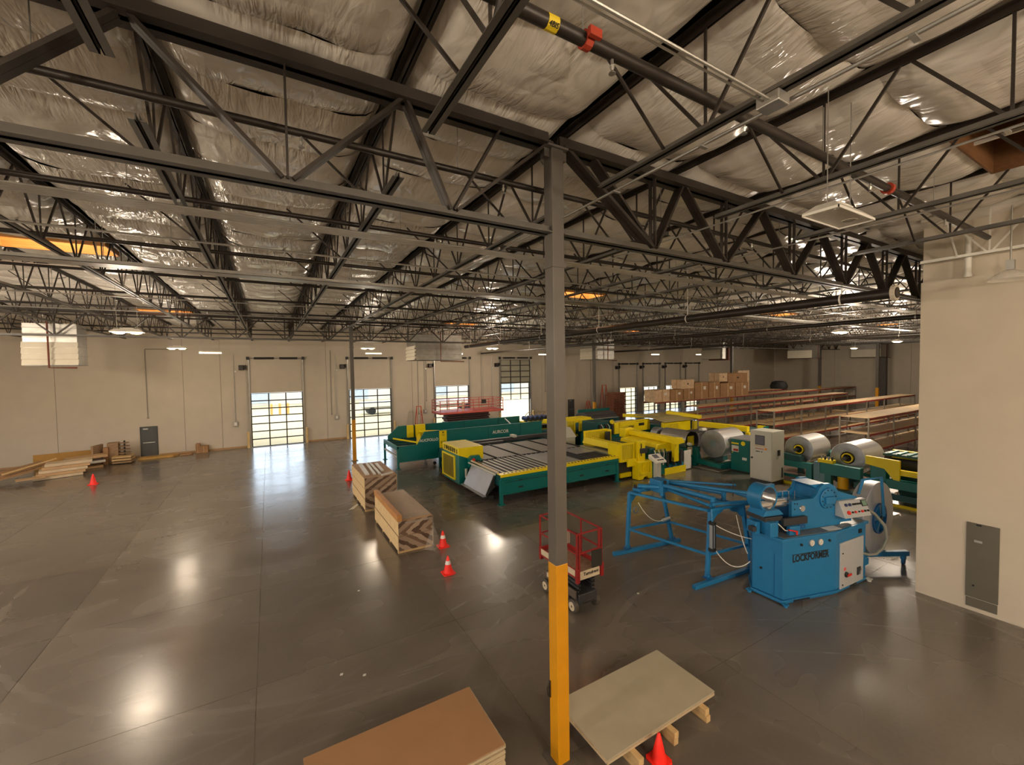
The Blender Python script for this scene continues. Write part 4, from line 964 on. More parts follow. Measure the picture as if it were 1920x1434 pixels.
    cables(t, 'air_tube', M_WTUBE, [[W(-.05, .1, 1.98), W(.02, .06, 1.9), W(.1, .05, 1.82), W(.18, .05, 1.8)]], .012)
    part('paper_sheet', wbox(MB(), 1.5, 1.95, .05, .28, 1.643, 1.648), M_WHITE, t)
    # sloped control box
    cb = part('control_box', wprism(MB(), [(0, 0)]*3, 0, 1) if False else MB().add([W(2.02, .02, 1.9), W(2.92, .02, 1.9), W(2.92, .3, 1.9), W(2.02, .3, 1.9), W(2.02, .20, 2.3), W(2.92, .20, 2.3), W(2.92, .3, 2.3), W(2.02, .3, 2.3)],
              [(0, 3, 2, 1), (4, 5, 6, 7), (0, 1, 5, 4), (1, 2, 6, 5), (2, 3, 7, 6), (3, 0, 4, 7)]), mat('control_box_grey', (178, 182, 184), .4, var=.03), t, bev=.012, label='grey sloped control box')
    nn_ = (E2*-.4+Vector((0, 0, .18))).normalized()
    def cpt(u, f, k=0): return W(2.02+u, .02+.18*f, 1.9+.4*f)+nn_*k
    def btn(u, f, r, m): part('button', MB().tube(cpt(u, f, -.002), cpt(u, f, .03), r, 12), m, cb, smooth=True)
    for u in (.17, .3): btn(u, .74, .04, mat('navy_knob', (30, 42, 90), .35, var=0))
    for u in (.42, .5, .58, .66): btn(u, .74, .026, M_BLACK)
    for u, r, m in ((.17, .05, M_REDK), (.3, .024, M_BLACK), (.4, .03, M_REDK), (.52, .02, M_BLACK), (.63, .032, M_REDK), (.73, .026, M_BLACK), (.83, .026, M_BLACK)): btn(u, .3, r, m)
    part('screen_bezel', MB().add([cpt(.70, .56, .004), cpt(.88, .56, .004), cpt(.88, .93, .004), cpt(.70, .93, .004), cpt(.70, .56, .02), cpt(.88, .56, .02), cpt(.88, .93, .02), cpt(.70, .93, .02)], [(4, 5, 6, 7), (0, 1, 5, 4), (1, 2, 6, 5), (2, 3, 7, 6), (3, 0, 4, 7)]), M_BLACK, cb)
    part('screen', MB().add([cpt(.72, .6, .0205), cpt(.86, .6, .0205), cpt(.86, .89, .0205), cpt(.72, .89, .0205), cpt(.72, .6, .023), cpt(.86, .6, .023), cpt(.86, .89, .023), cpt(.72, .89, .023)], [(4, 5, 6, 7), (0, 1, 5, 4), (1, 2, 6, 5), (2, 3, 7, 6), (3, 0, 4, 7)]), mat('green_lcd', (110, 140, 122), .3, var=0), cb)
    part('box_arm', wbox(MB(), 2.2, 2.6, .3, .42, 1.7, 2.2), M_BLUE, t)
    hose = [W(2.9, .25, 2.05), W(3.12, .1, 1.9), W(3.32, -.02, 1.6), W(3.38, -.04, 1.25), W(3.36, .05, .95), W(3.2, .1, .8), W(3.1, .2, .75), W(2.98, .35, .78)]
    cables(t, 'cable_hose', M_HOSE, [hose], .04, 8)
    part('outrigger', MB().box(13.86, 14.15, 4.9, 5.06, .34, .52), M_BLUE, t, bev=.01); part('outrigger_leg', MB().box(13.87, 13.99, 4.92, 5.04, .14, .36), M_BLUE, t)
blue_machine()
# coil reel beside the blue machine
def reel():
    x, y, z, Rr = 15.2, 5.05, 1.37, 1.05
    t = thing('coil_reel', 'blue castered reel holding a large flat metal strip coil', 'reel', (x, y, 0))
    c = part('strip_coil', MB().lathe((x, y, z), (0, 1, 0), [(.42, 0), (Rr-.01, 0), (Rr, .01), (Rr, .35), (Rr-.01, .36), (.42, .36), (.42, 0)], 72), mat('reel_strip_steel', (206, 209, 216), .34, .6, var=.06, scale=3), t, smooth=True, label='shiny strip coil')
    hb = part('hub', MB().lathe((x, y-.06, z), (0, 1, 0), [(.10, 0), (.13, .0), (.13, .5), (.10, .5)], 24), M_BLUE, t, smooth=True)
    part('hub_rim', MB().lathe((x, y-.05, z), (0, 1, 0), [(.40, 0), (.44, 0), (.44, .42), (.40, .42), (.40, 0)], 40), M_BLUED, t, smooth=True)
    for i in range(5):
        a = 2*PI*i/5+.4
        part('spoke', MB().prism([(0, 0)], 'z', 0, 1) if False else MB().add(*wedge(x, y, z, a)), M_BLUE, t)
    part('frame_handle', MB().path([(x-.95, y+.15, 2.2), (x-.95, y+.05, 2.62), (x-.22, y-.12, 2.62), (x-.12, y-.16, 1.5)], .045, 4), M_BLUE, t)
    part('base_beam', MB().beam((14.3, 5.55, .33), (15.95, 4.62, .33), .14), M_BLUE, t, bev=.01)
    part('base_beam', MB().beam((14.35, 5.3, .33), (16.2, 6.1, .33), .14), M_BLUE, t, bev=.01)
    part('stand_post', MB().beam((x+.05, y+.62, .33), (x+.05, y+.62, 1.45), .16), M_BLUE, t, bev=.01)
    part('axle', MB().tube((x, y-.08, z), (x, y+.7, z), .06, 12), M_DGREY, t)
    for cx, cy_ in ((15.85, 4.68), (14.4, 5.48), (16.1, 6.05)):
        cw = part('caster_fork', MB().box(cx-.06, cx+.06, cy_-.05, cy_+.05, .14, .27), M_BLUE, t)
        part('caster_wheel', MB().tube((cx, cy_-.03, .085), (cx, cy_+.03, .085), .085, 16), M_BLUED, cw, smooth=True)
def wedge(x, y, z, a):
    v = []
    for yy in (y-.05, y+.02):
        for r, da in ((.12, -.3), (.12, .3), (.405, .2), (.405, -.2)): v.append((x+r*math.cos(a+da), yy, z+r*math.sin(a+da)))
    return v, [(0, 1, 2, 3), (7, 6, 5, 4), (0, 4, 5, 1), (1, 5, 6, 2), (2, 6, 7, 3), (3, 7, 4, 0)]
reel()
# blue runoff stand
def stand():
    t = thing('runoff_stand', 'blue tubular stand with pneumatic arms left of the blue machine', 'stand', (10.6, 8.1, 0))
    LF0, LF1 = (9.66, 9.5, .14), (9.86, 9.58, 1.86); RF0, RF1 = (10.12, 7.02, .14), (10.34, 7.08, 1.9)
    LB0, LB1 = (11.42, 9.22, .14), (11.12, 9.38, 1.86); RB0, RB1 = (11.82, 6.8, .14), (11.56, 6.92, 1.9)
    for a, b in ((LF0, LF1), (RF0, RF1), (LB0, LB1), (RB0, RB1)):
        part('leg', MB().beam(a, b, .1, .1, up=(0, 1, 0)), M_BLUE, t, bev=.008)
        part('foot_plate', MB().box(a[0]-.1, a[0]+.1, a[1]-.09, a[1]+.09, .13, .15).tube((a[0]-.07, a[1]-.05, .0), (a[0]-.07, a[1]-.05, .26), .014, 8).tube((a[0]+.07, a[1]-.05, .0), (a[0]+.07, a[1]-.05, .22), .014, 8), M_BLUED, t)
    part('floor_beam', MB().beam((9.12, 9.55, .05), (11.75, 9.18, .05), .12, .1), M_BLUE, t, bev=.006)
    part('floor_beam', MB().beam((9.5, 6.98, .05), (12.1, 6.76, .05), .12, .1), M_BLUE, t, bev=.006)
    def mid(a, b, f): return tuple(Vector(a).lerp(Vector(b), f))
    part('side_rail', MB().beam(mid(LF0, LF1, .34), mid(RF0, RF1, .34), .06), M_BLUE, t)
    part('side_rail', MB().beam(mid(LB0, LB1, .34), mid(RB0, RB1, .34), .06), M_BLUE, t)
    part('end_rail', MB().beam(mid(LF0, LF1, .34), mid(LB0, LB1, .34), .06), M_BLUE, t)
    part('end_rail', MB().beam(mid(RF0, RF1, .34), mid(RB0, RB1, .34), .06), M_BLUE, t)
    part('top_rail', MB().beam(LF1, RF1, .07), M_BLUE, t); part('top_rail', MB().beam(LB1, RB1, .07), M_BLUE, t)
    part('top_end', MB().beam(LF1, LB1, .07), M_BLUE, t); part('top_end', MB().beam((10.2, 7.1, 1.93), (11.95, 6.72, 1.97), .07), M_BLUE, t)
    for a, b in ((RF1, 1), (RB1, -1), (LF1, 1)):
        part('gusset_plate', MB().prism([(a[0]+b*.04, a[2]-.34), (a[0]+b*.04, a[2]), (a[0]+b*.62, a[2]), (a[0]+b*.5, a[2]-.1), (a[0]+b*.25, a[2]-.16)], 'y', a[1]-.025, a[1]+.025), M_BLUE, t)
    def arm(p, q, r, stub=True):
        part('swing_arm', MB().tube(p, q, r, 14), M_BLUE, t, smooth=True)
        if stub: part('arm_stub', MB().tube((q[0], q[1], q[2]), (q[0], q[1], q[2]-.26), r, 12).lathe((q[0], q[1], q[2]), (0, 0, 1), [(r*1.1, -r), (r*1.1, r*.8), (0, r*1.0)], 14), M_BLUE, t, smooth=True)
    arm((10.1, 9.45, 2.06), (10.55, 8.9, 2.08), .07, True)
    arm((10.6, 8.95, 2.14), (10.62, 7.2, 2.16), .065)
    arm((10.75, 8.9, 2.0), (10.45, 7.15, 2.0), .045, False)
    arm((11.05, 9.1, 2.12), (11.35, 7.35, 2.16), .065)
    arm((10.95, 8.95, 1.98), (11.0, 7.1, 1.98), .045, False)
    arm((10.75, 9.25, 2.2), (12.6, 7.75, 2.1), .04, False)
    arm((10.95, 9.0, 2.16), (11.1, 6.45, 2.42), .05, False)
    arm((11.55, 7.1, 2.2), (10.98, 6.05, 2.34), .05)
    part('pivot_block', MB().box(10.45, 10.85, 8.85, 9.3, 1.9, 2.3), M_BLUE, t, bev=.03)
    part('pivot_block', MB().box(10.0, 10.25, 9.3, 9.6, 1.9, 2.0), M_BLUE, t, bev=.02)
    for p in ((10.02, 9.5, 2.0), (10.62, 8.82, 2.2)): part('clamp_knob', MB().tube(p, (p[0], p[1], p[2]+.09), .05, 10), M_BLACK, t)
    part('guide_bar', MB().beam((10.5, 7.15, 2.04), (11.9, 6.45, 2.1), .07), M_BLUE, t)
    part('pin', MB().tube((12.5, 7.78, 1.75), (12.5, 7.78, 2.35), .012, 6), M_DGREY, t)
    # pneumatic cylinders
    c = part('air_cylinder', MB().box(10.14, 10.25, 6.87, 6.98, .95, 1.62), mat('anodised_aluminium', (190, 196, 200), .3, .7, var=.05), t, bev=.02, label='silver air cylinder')
    for z0, z1 in ((.88, .96), (1.6, 1.68)): part('end_cap', MB().box(10.12, 10.27, 6.85, 7.0, z0, z1), M_BLACK, c, bev=.01)
    for dx in (0.0, .105):
        part('tie_strip', MB().box(10.135+dx, 10.15+dx, 6.855, 6.875, .94, 1.62), M_BLACK, c)
    part('piston_rod', MB().tube((10.2, 6.93, 1.68), (10.24, 6.98, 2.0), .025, 8), M_BLUE, c)
    part('air_cylinder', MB().tube((10.95, 9.2, .86), (11.3, 9.22, .86), .055, 12), mat('anodised_aluminium', (190, 196, 200), .3, .7), t, smooth=True)
    cables(t, 'air_tube', M_WTUBE, [sag((10.25, 6.9, 1.6), (10.86, 6.25, 1.3), .05), sag((10.25, 6.9, .95), (10.72, 6.2, .75), .3, 14), sag((10.05, 9.4, 1.55), (10.95, 9.2, .86), .22), sag((10.75, 6.6, 1.85), (10.78, 6.3, .9), .1)], .011)
    part('cable_loop', MB().lathe((9.98, 9.42, 1.32), (0, 1, 0), [(.1, 0), (.115, .01), (.1, .02)], 20), M_BLUED, t)
stand()
# ------------------------------------------------------------------ teal conveyor table with yellow edge
def conveyor_table():
    X0, X1, Y0, Y1, ZT_ = 8.45, 15.3, 15.65, 23.2, 1.32
    t = thing('conveyor_table', 'large teal slat conveyor table with yellow slotted front edge', 'machine', (11.9, 19, 0))
    for i, (a, b) in enumerate(((X0, 11.85), (11.89, X1))):
        part('front_skirt', MB().box(a+.1, b-.1, Y0, Y0+.05, .42, 1.08), M_TEAL, t, bev=.008)
        part('skirt_channel', MB().box(a+.02, b-.02, Y0-.05, Y0+.08, 1.06, 1.28), M_TEAL, t, bev=.01)
        part('skirt_lip', MB().box(a+.1, b-.1, Y0-.03, Y0+.0, .42, .48), M_TEAL, t)
        part('door_gap', MB().box(a+.2, b-.2, Y0-.006, Y0-.001, .93, .95), M_BLACK, t)
        for u in (.3, .78):
            x = a+(b-a)*u
            part('finger_slot', MB().box(x-.12, x+.12, Y0-.008, Y0-.002, .62, .69), M_BLACK, t)
            part('hinge', MB().box(x-.06, x+.06, Y0-.02, Y0-.002, .945, .98), M_BLACK, t)
    for x in (X0+.05, 11.87, X1-.05):
        part('leg', MB().box(x-.07, x+.07, Y0-.04, Y0+.1, .02, 1.08), M_TEAL, t, bev=.01)
        part('foot', MB().box(x-.15, x+.15, Y0-.1, Y0+.14, 0, .025), M_TEAL, t)
    for x in (X0+.05, X1-.05):
        for y in (19.2, Y1-.1):
            part('leg', MB().box(x-.07, x+.07, y-.07, y+.07, .0, 1.08), M_TEALD, t)
    part('side_beam', MB().box(X0, X0+.12, Y0+.1, Y1, .8, 1.28), M_TEALD, t); part('side_beam', MB().box(X1-.12, X1, Y0+.1, Y1, .6, 1.28), M_TEALD, t)
    part('back_beam', MB().box(X0, X1, Y1-.1, Y1, .5, 1.28), M_TEALD, t)
    # yellow edge angle: top strip with slots and upright lip
    part('yellow_edge', MB().box(X0-.02, X1+.02, Y0-.06, Y0+.26, 1.285, 1.32), M_YEL, t, bev=.006); part('yellow_lip', MB().box(X0-.02, X1+.02, Y0-.065, Y0-.055, 1.2, 1.32), M_YEL, t)
    n = 34
    sl = mesh_of(MB().add([(-.03, -.06, 0), (.05, -.06, 0), (.09, .06, 0), (.01, .06, 0), (-.03, -.06, .004), (.05, -.06, .004), (.09, .06, .004), (.01, .06, .004)], [(4, 5, 6, 7), (0, 1, 5, 4), (1, 2, 6, 5), (2, 3, 7, 6), (3, 0, 4, 7)]), 'edge_slot'); sl.materials.append(M_BLACK)
    for i in range(n): inst('edge_slot', sl, t, (X0+.22+(X1-X0-.4)*i/(n-1), Y0+.09, 1.32))
    # slats running away from the front edge
    bk = mesh_of(MB().box(-.1, .1, -1.4, 1.4, 0, .03), 'black_slat'); bk.materials.append(mat('black_brush_slat', (34, 34, 40), .7, var=.2))
    wb_ = mesh_of(MB().box(-.03, .03, -1.4, 1.4, 0, .045), 'pale_slat'); wb_.materials.append(M_LGREY)
    part('slat_bed', MB().box(X0+.1, X1-.1, Y0+.26, Y1-.1, 1.2, 1.26), M_TEALD, t)
    x = X0+.22
    while x < X1-.25:
        if not (11.5 < x < 13.1):
            inst('black_slat', bk, t, (x, Y0+1.72, 1.262)); 
            if x < 11.6: inst('pale_slat', wb_, t, (x+.14, Y0+1.72, 1.262))
        x += .29
    part('steel_sheet', MB().box(11.45, 13.2, Y0+.32, Y0+3.1, 1.264, 1.29), M_STEELP, t)
    part('steel_sheet', MB().box(13.9, X1-.1, Y0+1.6, Y0+3.1, 1.30, 1.32), M_STEELP, t)
    M_GPL = mat('grey_felt_plate', (140, 136, 132), .6, var=.05)
    for i in range(5):
        a = X0+.2+i*1.36
        part('grey_plate', MB().box(a, a+1.22, 18.9, 22.2, 1.262, 1.30), M_GPL, t, bev=.01)
        part('divider_brush', MB().box(a+1.25, a+1.33, 18.8, 22.4, 1.262, 1.34), M_BLACK, t)
    for i in range(22): part('chain_link', MB().box(X0+.3+i*.3, X0+.47+i*.3, 18.62, 18.76, 1.262, 1.33), M_BLACK, t)
    part('gantry_rail', MB().box(9.6, 17.2, 22.75, 23.05, 1.3, 1.52), M_DGREY, t, bev=.01)
    part('gantry_rail', MB().box(9.2, 12.4, 22.45, 22.65, 1.28, 1.42), M_DGREY, t, bev=.01)
    part('rail_clamp', MB().box(13.2, 13.45, 22.6, 23.1, 1.5, 1.66), M_LGREY, t, bev=.02)
    part('roller', MB().tube((X0+.05, Y0+.3, 1.35), (X0+.05, 18.7, 1.35), .05, 10), M_CREAM, t, smooth=True)
    part('roller', MB().tube((X0-.1, Y0+.3, 1.28), (X0-.1, 18.7, 1.28), .045, 10), M_LGREY, t, smooth=True)
    # yellow vented tower at the left end
    tx0, tx1, ty0, ty1 = 7.95, 8.75, 19.0, 21.2
    part('vent_hood', MB().prism([(tx0, 1.62), (tx0, 1.98), (tx1+.55, 1.98), (tx1+.55, 1.35), (tx1+.1, 1.28)], 'y', ty0, ty1), M_YEL, t, bev=.02, label='yellow vent hood')
    part('tower_body', MB().box(tx0+.03, tx1, ty0+.03, ty1-.03, .15, 1.62), M_TEAL, t, bev=.01)
    for i in range(7): part('vent_slot', MB().box(tx0-.006, tx0+.002, ty0+.16+i*.28, ty0+.29+i*.28, 1.68, 1.9), mat('olive_slot', (96, 84, 14), .6), t)
    text_obj('hood_letters', 'VAULERN', M_BLACK, t, (tx0-.008, (ty0+ty1)/2, 1.8), .3, ROT_NX, .001, 'faded black lettering')
    part('grille_frame', MB().box(tx0-.04, tx0+.03, ty0+.5, ty0+.58, .3, 1.52).box(tx0-.04, tx0+.03, ty1-.08, ty1, .3, 1.52).box(tx0-.04, tx0+.03, ty0+.58, ty1-.08, 1.44, 1.52).box(tx0-.04, tx0+.03, ty0+.58, ty1-.08, .3, .38), M_YEL, t)
    for i in range(9): part('grille_slat', MB().box(tx0-.02, tx0+.02, ty0+.62+i*.165, ty0+.72+i*.165, .38, 1.44), mat('olive_yellow_slat', (140, 124, 16), .5), t)
    part('side_bracket', MB().prism([(8.4, 1.05), (8.4, 1.45), (8.55, 1.58), (8.95, 1.58), (9.08, 1.3), (9.08, 1.05)], 'y', 18.7, 18.95), M_TEAL, t, bev=.01)
    part('emergency_button', MB().tube((8.6, 18.7, 1.4), (8.6, 18.6, 1.4), .07, 12), M_REDK, t, smooth=True)
    part('air_filter', MB().tube((8.3, 18.9, .5), (8.3, 18.9, .95), .07, 10), M_LGREY, t, smooth=True)
    # sloped metal tray
    v = [(8.42, 16.15, 1.22), (8.42, 18.45, 1.22), (7.98, 18.45, .36), (7.98, 16.15, .36)]; nrm = Vector((-.86, 0, .44))*.03
    part('sloped_tray', MB().add(v+[tuple(Vector(p)+nrm) for p in v], [(0, 1, 2, 3), (7, 6, 5, 4), (0, 4, 5, 1), (1, 5, 6, 2), (2, 6, 7, 3), (3, 7, 4, 0)]), M_STEELP, t, label='bare metal chute')
    part('tray_lip', MB().box(7.82, 7.98, 16.1, 18.5, .33, .37), M_STEELP, t); part('tray_side', MB().prism([(8.4, 1.2), (8.4, .7), (8.0, .35)], 'y', 16.08, 16.12), M_BLACK, t)
    part('under_frame', MB().box(8.2, 8.4, 16.2, 22.5, .1, .3), M_BLACK, t)
conveyor_table()
# ------------------------------------------------------------------ tall teal cutting bed behind
def cutting_bed():
    t = thing('cutting_bed', 'long teal cutting bed with tall side walls behind the conveyor table', 'machine', (11.5, 26.3, 0))
    Yf, Yb, X0, X1 = 24.6, 28.0, 6.4, 16.7
    part('front_frame', MB().box(X0, 9.0, Yf, Yf+.06, .38, 1.34), M_TEAL, t, bev=.008)
    part('front_wall', MB().prism([(7.62, 1.34), (8.05, 2.04), (9.02, 2.06), (9.02, .4), (7.62, .4)], 'y', Yf-.03, Yf+.03), M_TEAL, t)
    for a, b in ((9.5, 12.4), (12.43, 14.9), (14.93, X1)): part('wall_panel', MB().box(a, b, Yf-.02, Yf+.04, 1.1, 2.06), M_TEAL, t, bev=.006)
    part('top_trim', MB().box(8.05, X1, Yf-.05, Yf+.07, 2.06, 2.09), M_TEAL, t); part('bottom_trim', MB().box(9.5, X1, Yf-.06, Yf+.02, 1.04, 1.12), M_TEAL, t)
    part('back_wall', MB().prism([(6.7, .8), (6.7, 1.5), (7.4, 2.1), (16.9, 2.12), (16.9, .8)], 'y', Yb-.03, Yb+.03), M_TEAL, t)
    for x in (12.2, 15.0): part('panel_seam', MB().box(x-.01, x+.01, Yb-.04, Yb-.03, 1.0, 2.1), M_TEALD, t)
    part('cross_bar', MB().beam((15.6, Yb, 2.02), (14.2, Yf, 2.02), .06), M_LGREY, t)
    part('bed_floor', MB().box(7.6, X1, Yf+.05, Yb-.04, 1.0, 1.05), M_DGREY, t)
    for i in range(4):
        y = Yf+.1+i*.98
        part('cross_channel', MB().box(X0+.02, 8.6, y, y+.08, 1.18, 1.32), M_TEALD, t)
    part('end_beam', MB().box(X0, X0+.1, Yf, Yb-.1, 1.1, 1.34), M_TEAL, t); part('end_rail', MB().beam((X0+.05, Yf+.1, .72), (X0+.05, Yb-.2, .72), .08), M_LGREY, t)
    for x, y in ((X0+.06, Yf+.04), (X0+.06, Yb-.12), (9.2, Yb-.1), (16.5, Yf+.1), (16.5, Yb-.1)):
        part('leg', MB().box(x-.06, x+.06, y-.06, y+.06, .02, 1.2), M_TEAL, t); part('foot', MB().box(x-.13, x+.13, y-.13, y+.13, 0, .025), M_TEAL, t)
    p = part('yellow_post', MB().box(9.02, 9.5, Yf-.07, Yf+.2, .02, 2.07), M_YEL, t, bev=.01, label='yellow post with black markings')
    text_obj('post_text', '2142', M_BLACK, p, (9.26, Yf-.073, 1.35), .17, ROT_NY, .001); text_obj('post_mark', 'M', M_BLACK, p, (9.26, Yf-.073, 1.95), .14, ROT_NY, .001)
    for zz in (1.82, 1.75, 1.12, 1.02): part('mark_line', MB().box(9.16, 9.36, Yf-.075, Yf-.07, zz, zz+.02), mat('brown_mark', (110, 88, 20), .6), p)
    part('yellow_carriage', MB().box(7.95, 8.35, Yb-.35, Yb-.06, 1.3, 2.12), M_YEL, t, bev=.015); part('yellow_carriage', MB().box(8.5, 9.15, Yb-.4, Yb-.1, 1.2, 2.14), M_YEL, t, bev=.015)
    part('yellow_bridge', MB().beam((8.8, Yb-.2, 1.5), (7.75, Yf+.25, 1.38), .22, .18), M_YEL, t, bev=.015); part('yellow_bridge', MB().beam((8.8, Yb-.2, 1.66), (9.3, Yf+.2, 2.0), .25, .1), M_YEL, t)
    part('yellow_arm', MB().beam((7.8, Yf+.4, 1.4), (6.9, Yb-.6, 1.4), .08), M_YEL, t)
    text_obj('side_letters', 'AUCFOLLO', M_WHITE, t, (8.36, Yf-.035, 1.56), .23, ROT_NY, .002, 'white maker lettering'); text_obj('side_letters', 'AURCOR', M_WHITE, t, (13.35, Yf-.025, 1.62), .3, ROT_NY, .002, 'white maker lettering')
    part('small_label', MB().box(7.75, 7.95, Yf-.005, Yf-.001, .85, .92), M_TEALD, t); part('small_label', MB().box(7.75, 7.95, Yf-.005, Yf-.001, .6, .66), M_TEALD, t)
    part('caster', MB().tube((8.7, Yf-.02, .1), (8.7, Yf+.06, .1), .1, 12), M_BLACK, t)
cutting_bed()
# ------------------------------------------------------------------ consoles and control cabinet
t = thing('control_kiosk', 'white pedestal console with tilted screen before the yellow machine', 'console', (16.75, 14.4, 0))
x, y = 16.75, 14.4
part('base', MB().prism([(x-.42, y-.2), (x-.2, y-.36), (x+.42, y-.25), (x+.42, y+.2), (x+.2, y+.34), (x-.42, y+.25)], 'z', 0, .07), M_LGREY, t, bev=.02)
part('post', MB().box(x-.15, x+.15, y-.12, y+.12, .07, 1.12), M_LGREY, t, bev=.015)
hd = part('head', MB().add([(x-.38, y-.26, 1.05), (x+.32, y-.32, 1.05), (x+.38, y+.23, 1.2), (x-.32, y+.29, 1.2), (x-.38, y-.26, 1.14), (x+.32, y-.32, 1.14), (x+.38, y+.23, 1.42), (x-.32, y+.29, 1.42)], [(0, 3, 2, 1), (4, 5, 6, 7), (0, 1, 5, 4), (1, 2, 6, 5), (2, 3, 7, 6), (3, 0, 4, 7)]), M_WHITE, t, bev=.02)
def tilt(u, v, k): return Vector((x-.38+.70*u+.06*v, y-.26-.06*u+.55*v, 1.14+.28*v))+Vector((0, -.44, .9))*k
def plate(u0, u1, v0, v1, k0, k1):
    c = [(u0, v0), (u1, v0), (u1, v1), (u0, v1)]
    return MB().add([tilt(u, v, k0) for u, v in c]+[tilt(u, v, k1) for u, v in c], [(4, 5, 6, 7), (0, 1, 5, 4), (1, 2, 6, 5), (2, 3, 7, 6), (3, 0, 4, 7)])
part('screen', plate(.22, .68, .45, .9, 0, .006), M_SCREEN, hd)
for i in range(6): part('button', plate(.28+i*.1, .345+i*.1, .14, .24, 0, .02), M_BLACK, hd)
t = thing('control_cabinet', 'tall grey control cabinet with touch screen and button rows', 'cabinet', (21.3, 11.5, 0))
cx0, cx1, cy0, cy1 = 20.78, 21.85, 10.98, 12.05
part('plinth', MB().box(cx0+.02, cx1-.02, cy0+.02, cy1-.02, 0, .2), M_DGREY, t)
part('body', MB().box(cx0, cx1, cy0, cy1, .2, 2.62), M_LGREY, t, bev=.015)
dr = part('front_door', MB().box(cx0-.03, cx0, cy0+.02, cy1-.02, .24, 2.58), M_LGREY, t, bev=.012)
part('screen_frame', MB().box(cx0-.04, cx0-.03, 11.32, 11.78, 1.93, 2.4), M_DGREY, dr); part('screen', MB().box(cx0-.045, cx0-.04, 11.35, 11.75, 1.96, 2.37), M_SCREEN, dr)
text_obj('cabinet_text', 'CONTROL AT AUTO MODE', mat('ochre_print', (206, 160, 60), .6, var=0), dr, (cx0-.034, 11.55, 1.87), .075, ROT_NX, .001, None, .6)
M_BRED = mat('dull_red_button', (178, 66, 60), .4, var=0)
for i in range(6):
    part('button', MB().tube((cx0-.03, 11.74-i*.068, 1.74), (cx0-.05, 11.74-i*.068, 1.74), .024, 10), M_BRED, dr, smooth=True)
for i, q in enumerate((.0, .07, .14, .26)): part('button', MB().tube((cx0-.03, 11.71-q, 1.6), (cx0-.05, 11.71-q, 1.6), .024, 10), M_BLACK if i != 2 else M_DGREY, dr, smooth=True)
part('orange_knob', MB().tube((cx0-.03, 11.26, 1.76), (cx0-.07, 11.26, 1.76), .05, 14), mat('orange_knob', (240, 140, 30), .4, var=0), dr, smooth=True)
part('side_handle', MB().box(21.25, 21.45, cy0-.03, cy0, 1.42, 1.7), M_BLACK, t, bev=.01); part('side_latch', MB().box(21.3, 21.5, cy0-.02, cy0-.001, 1.62, 1.68), mat('latch_beige', (200, 170, 110), .5), t)
part('cable_slot', MB().box(21.62, 21.72, cy0-.012, cy0-.001, .3, .8), M_DGREY, t); part('door_lock', MB().tube((cx0-.03, 11.93, 1.25), (cx0-.07, 11.93, 1.25), .05, 10), M_DGREY, dr)
t = thing('grey_console', 'grey console on a cabinet by the yellow mesh guard', 'console', (15.7, 21.0, 0))
part('cabinet', MB().box(15.75, 16.6, 20.7, 21.4, .0, 1.5), M_LGREY, t, bev=.01); part('cabinet', MB().box(15.42, 15.78, 20.9, 21.5, .0, 1.42), mat('mid_grey', (150, 150, 148), .5), t, bev=.01)
part('console_head', MB().prism([(20.55, 1.5), (21.45, 1.5), (21.45, 2.05), (21.2, 2.05)], 'x', 15.7, 16.6), M_LGREY, t, bev=.02); part('handle', MB().path([(15.9, 21.3, 2.05), (15.9, 21.3, 2.45), (16.4, 21.3, 2.45), (16.4, 21.3, 2.05)], .02), M_LGREY, t)
# ------------------------------------------------------------------ yellow shear at the table end
def mesh_guard(t, x0, x1, y, z0, z1, n):
    part('guard_frame', MB().box(x0, x0+.1, y-.04, y+.04, z0, z1).box(x1-.1, x1, y-.04, y+.04, z0, z1).box(x0+.1, x1-.1, y-.04, y+.04, z1-.1, z1).box(x0+.1, x1-.1, y-.04, y+.04, z0, z0+.1), M_YEL, t)
    part('guard_sheet', MB().box(x0+.1, x1-.1, y-.006, y+.006, z0+.1, z1-.1), mat('yellow_mesh_sheet', (206, 186, 30), .5, var=.1, scale=30), t)
    for i in range(1, n): part('guard_wire', MB().box(x0+.1+(x1-x0-.2)*i/n-.008, x0+.1+(x1-x0-.2)*i/n+.008, y-.02, y-.008, z0+.1, z1-.1), M_YEL, t)
t = thing('yellow_shear', 'yellow guarded shear head joined to the right end of the conveyor table', 'machine', (17, 17.5, 0))
mesh_guard(t, 16.2, 18.0, 19.4, .95, 2.05, 10)
part('guard_post', MB().box(18.0, 18.25, 19.2, 19.6, .6, 2.0), M_YEL, t, bev=.02); part('guard_plate', MB().box(17.7, 18.05, 19.1, 19.2, 1.0, 1.9), M_DGREY, t)
part('shear_beam', MB().prism([(15.9, 1.4), (16.05, 1.72), (16.5, 1.72), (16.6, 1.4)], 'y', 15.9, 19.2), M_YEL, t, bev=.02, label='yellow cross beam')
mesh_guard(t, 15.35, 16.35, 15.55, .98, 1.95, 6)
part('guard_side', MB().box(15.32, 15.38, 15.55, 16.4, .98, 1.9), M_YEL, t); part('guard_flap', MB().box(15.75, 16.4, 15.4, 15.5, .72, 1.1), M_YEL, t, bev=.01)
part('tall_post', MB().box(16.45, 16.95, 15.35, 15.75, .75, 2.0), M_YEL, t, bev=.02); part('post_slot', MB().box(16.62, 16.68, 15.335, 15.345, 1.2, 1.85), M_BLACK, t)
part('motor_box', MB().box(16.55, 17.0, 15.25, 15.4, 1.35, 1.6), M_DGREY, t, bev=.01)
part('vented_foot', MB().prism([(16.25, 0.02), (16.25, .95), (17.25, .95), (17.25, .02), (17.0, .02), (16.9, .16), (16.7, .16), (16.55, .02)], 'y', 15.15, 15.6), M_YEL, t, bev=.015, label='yellow vented end cover')
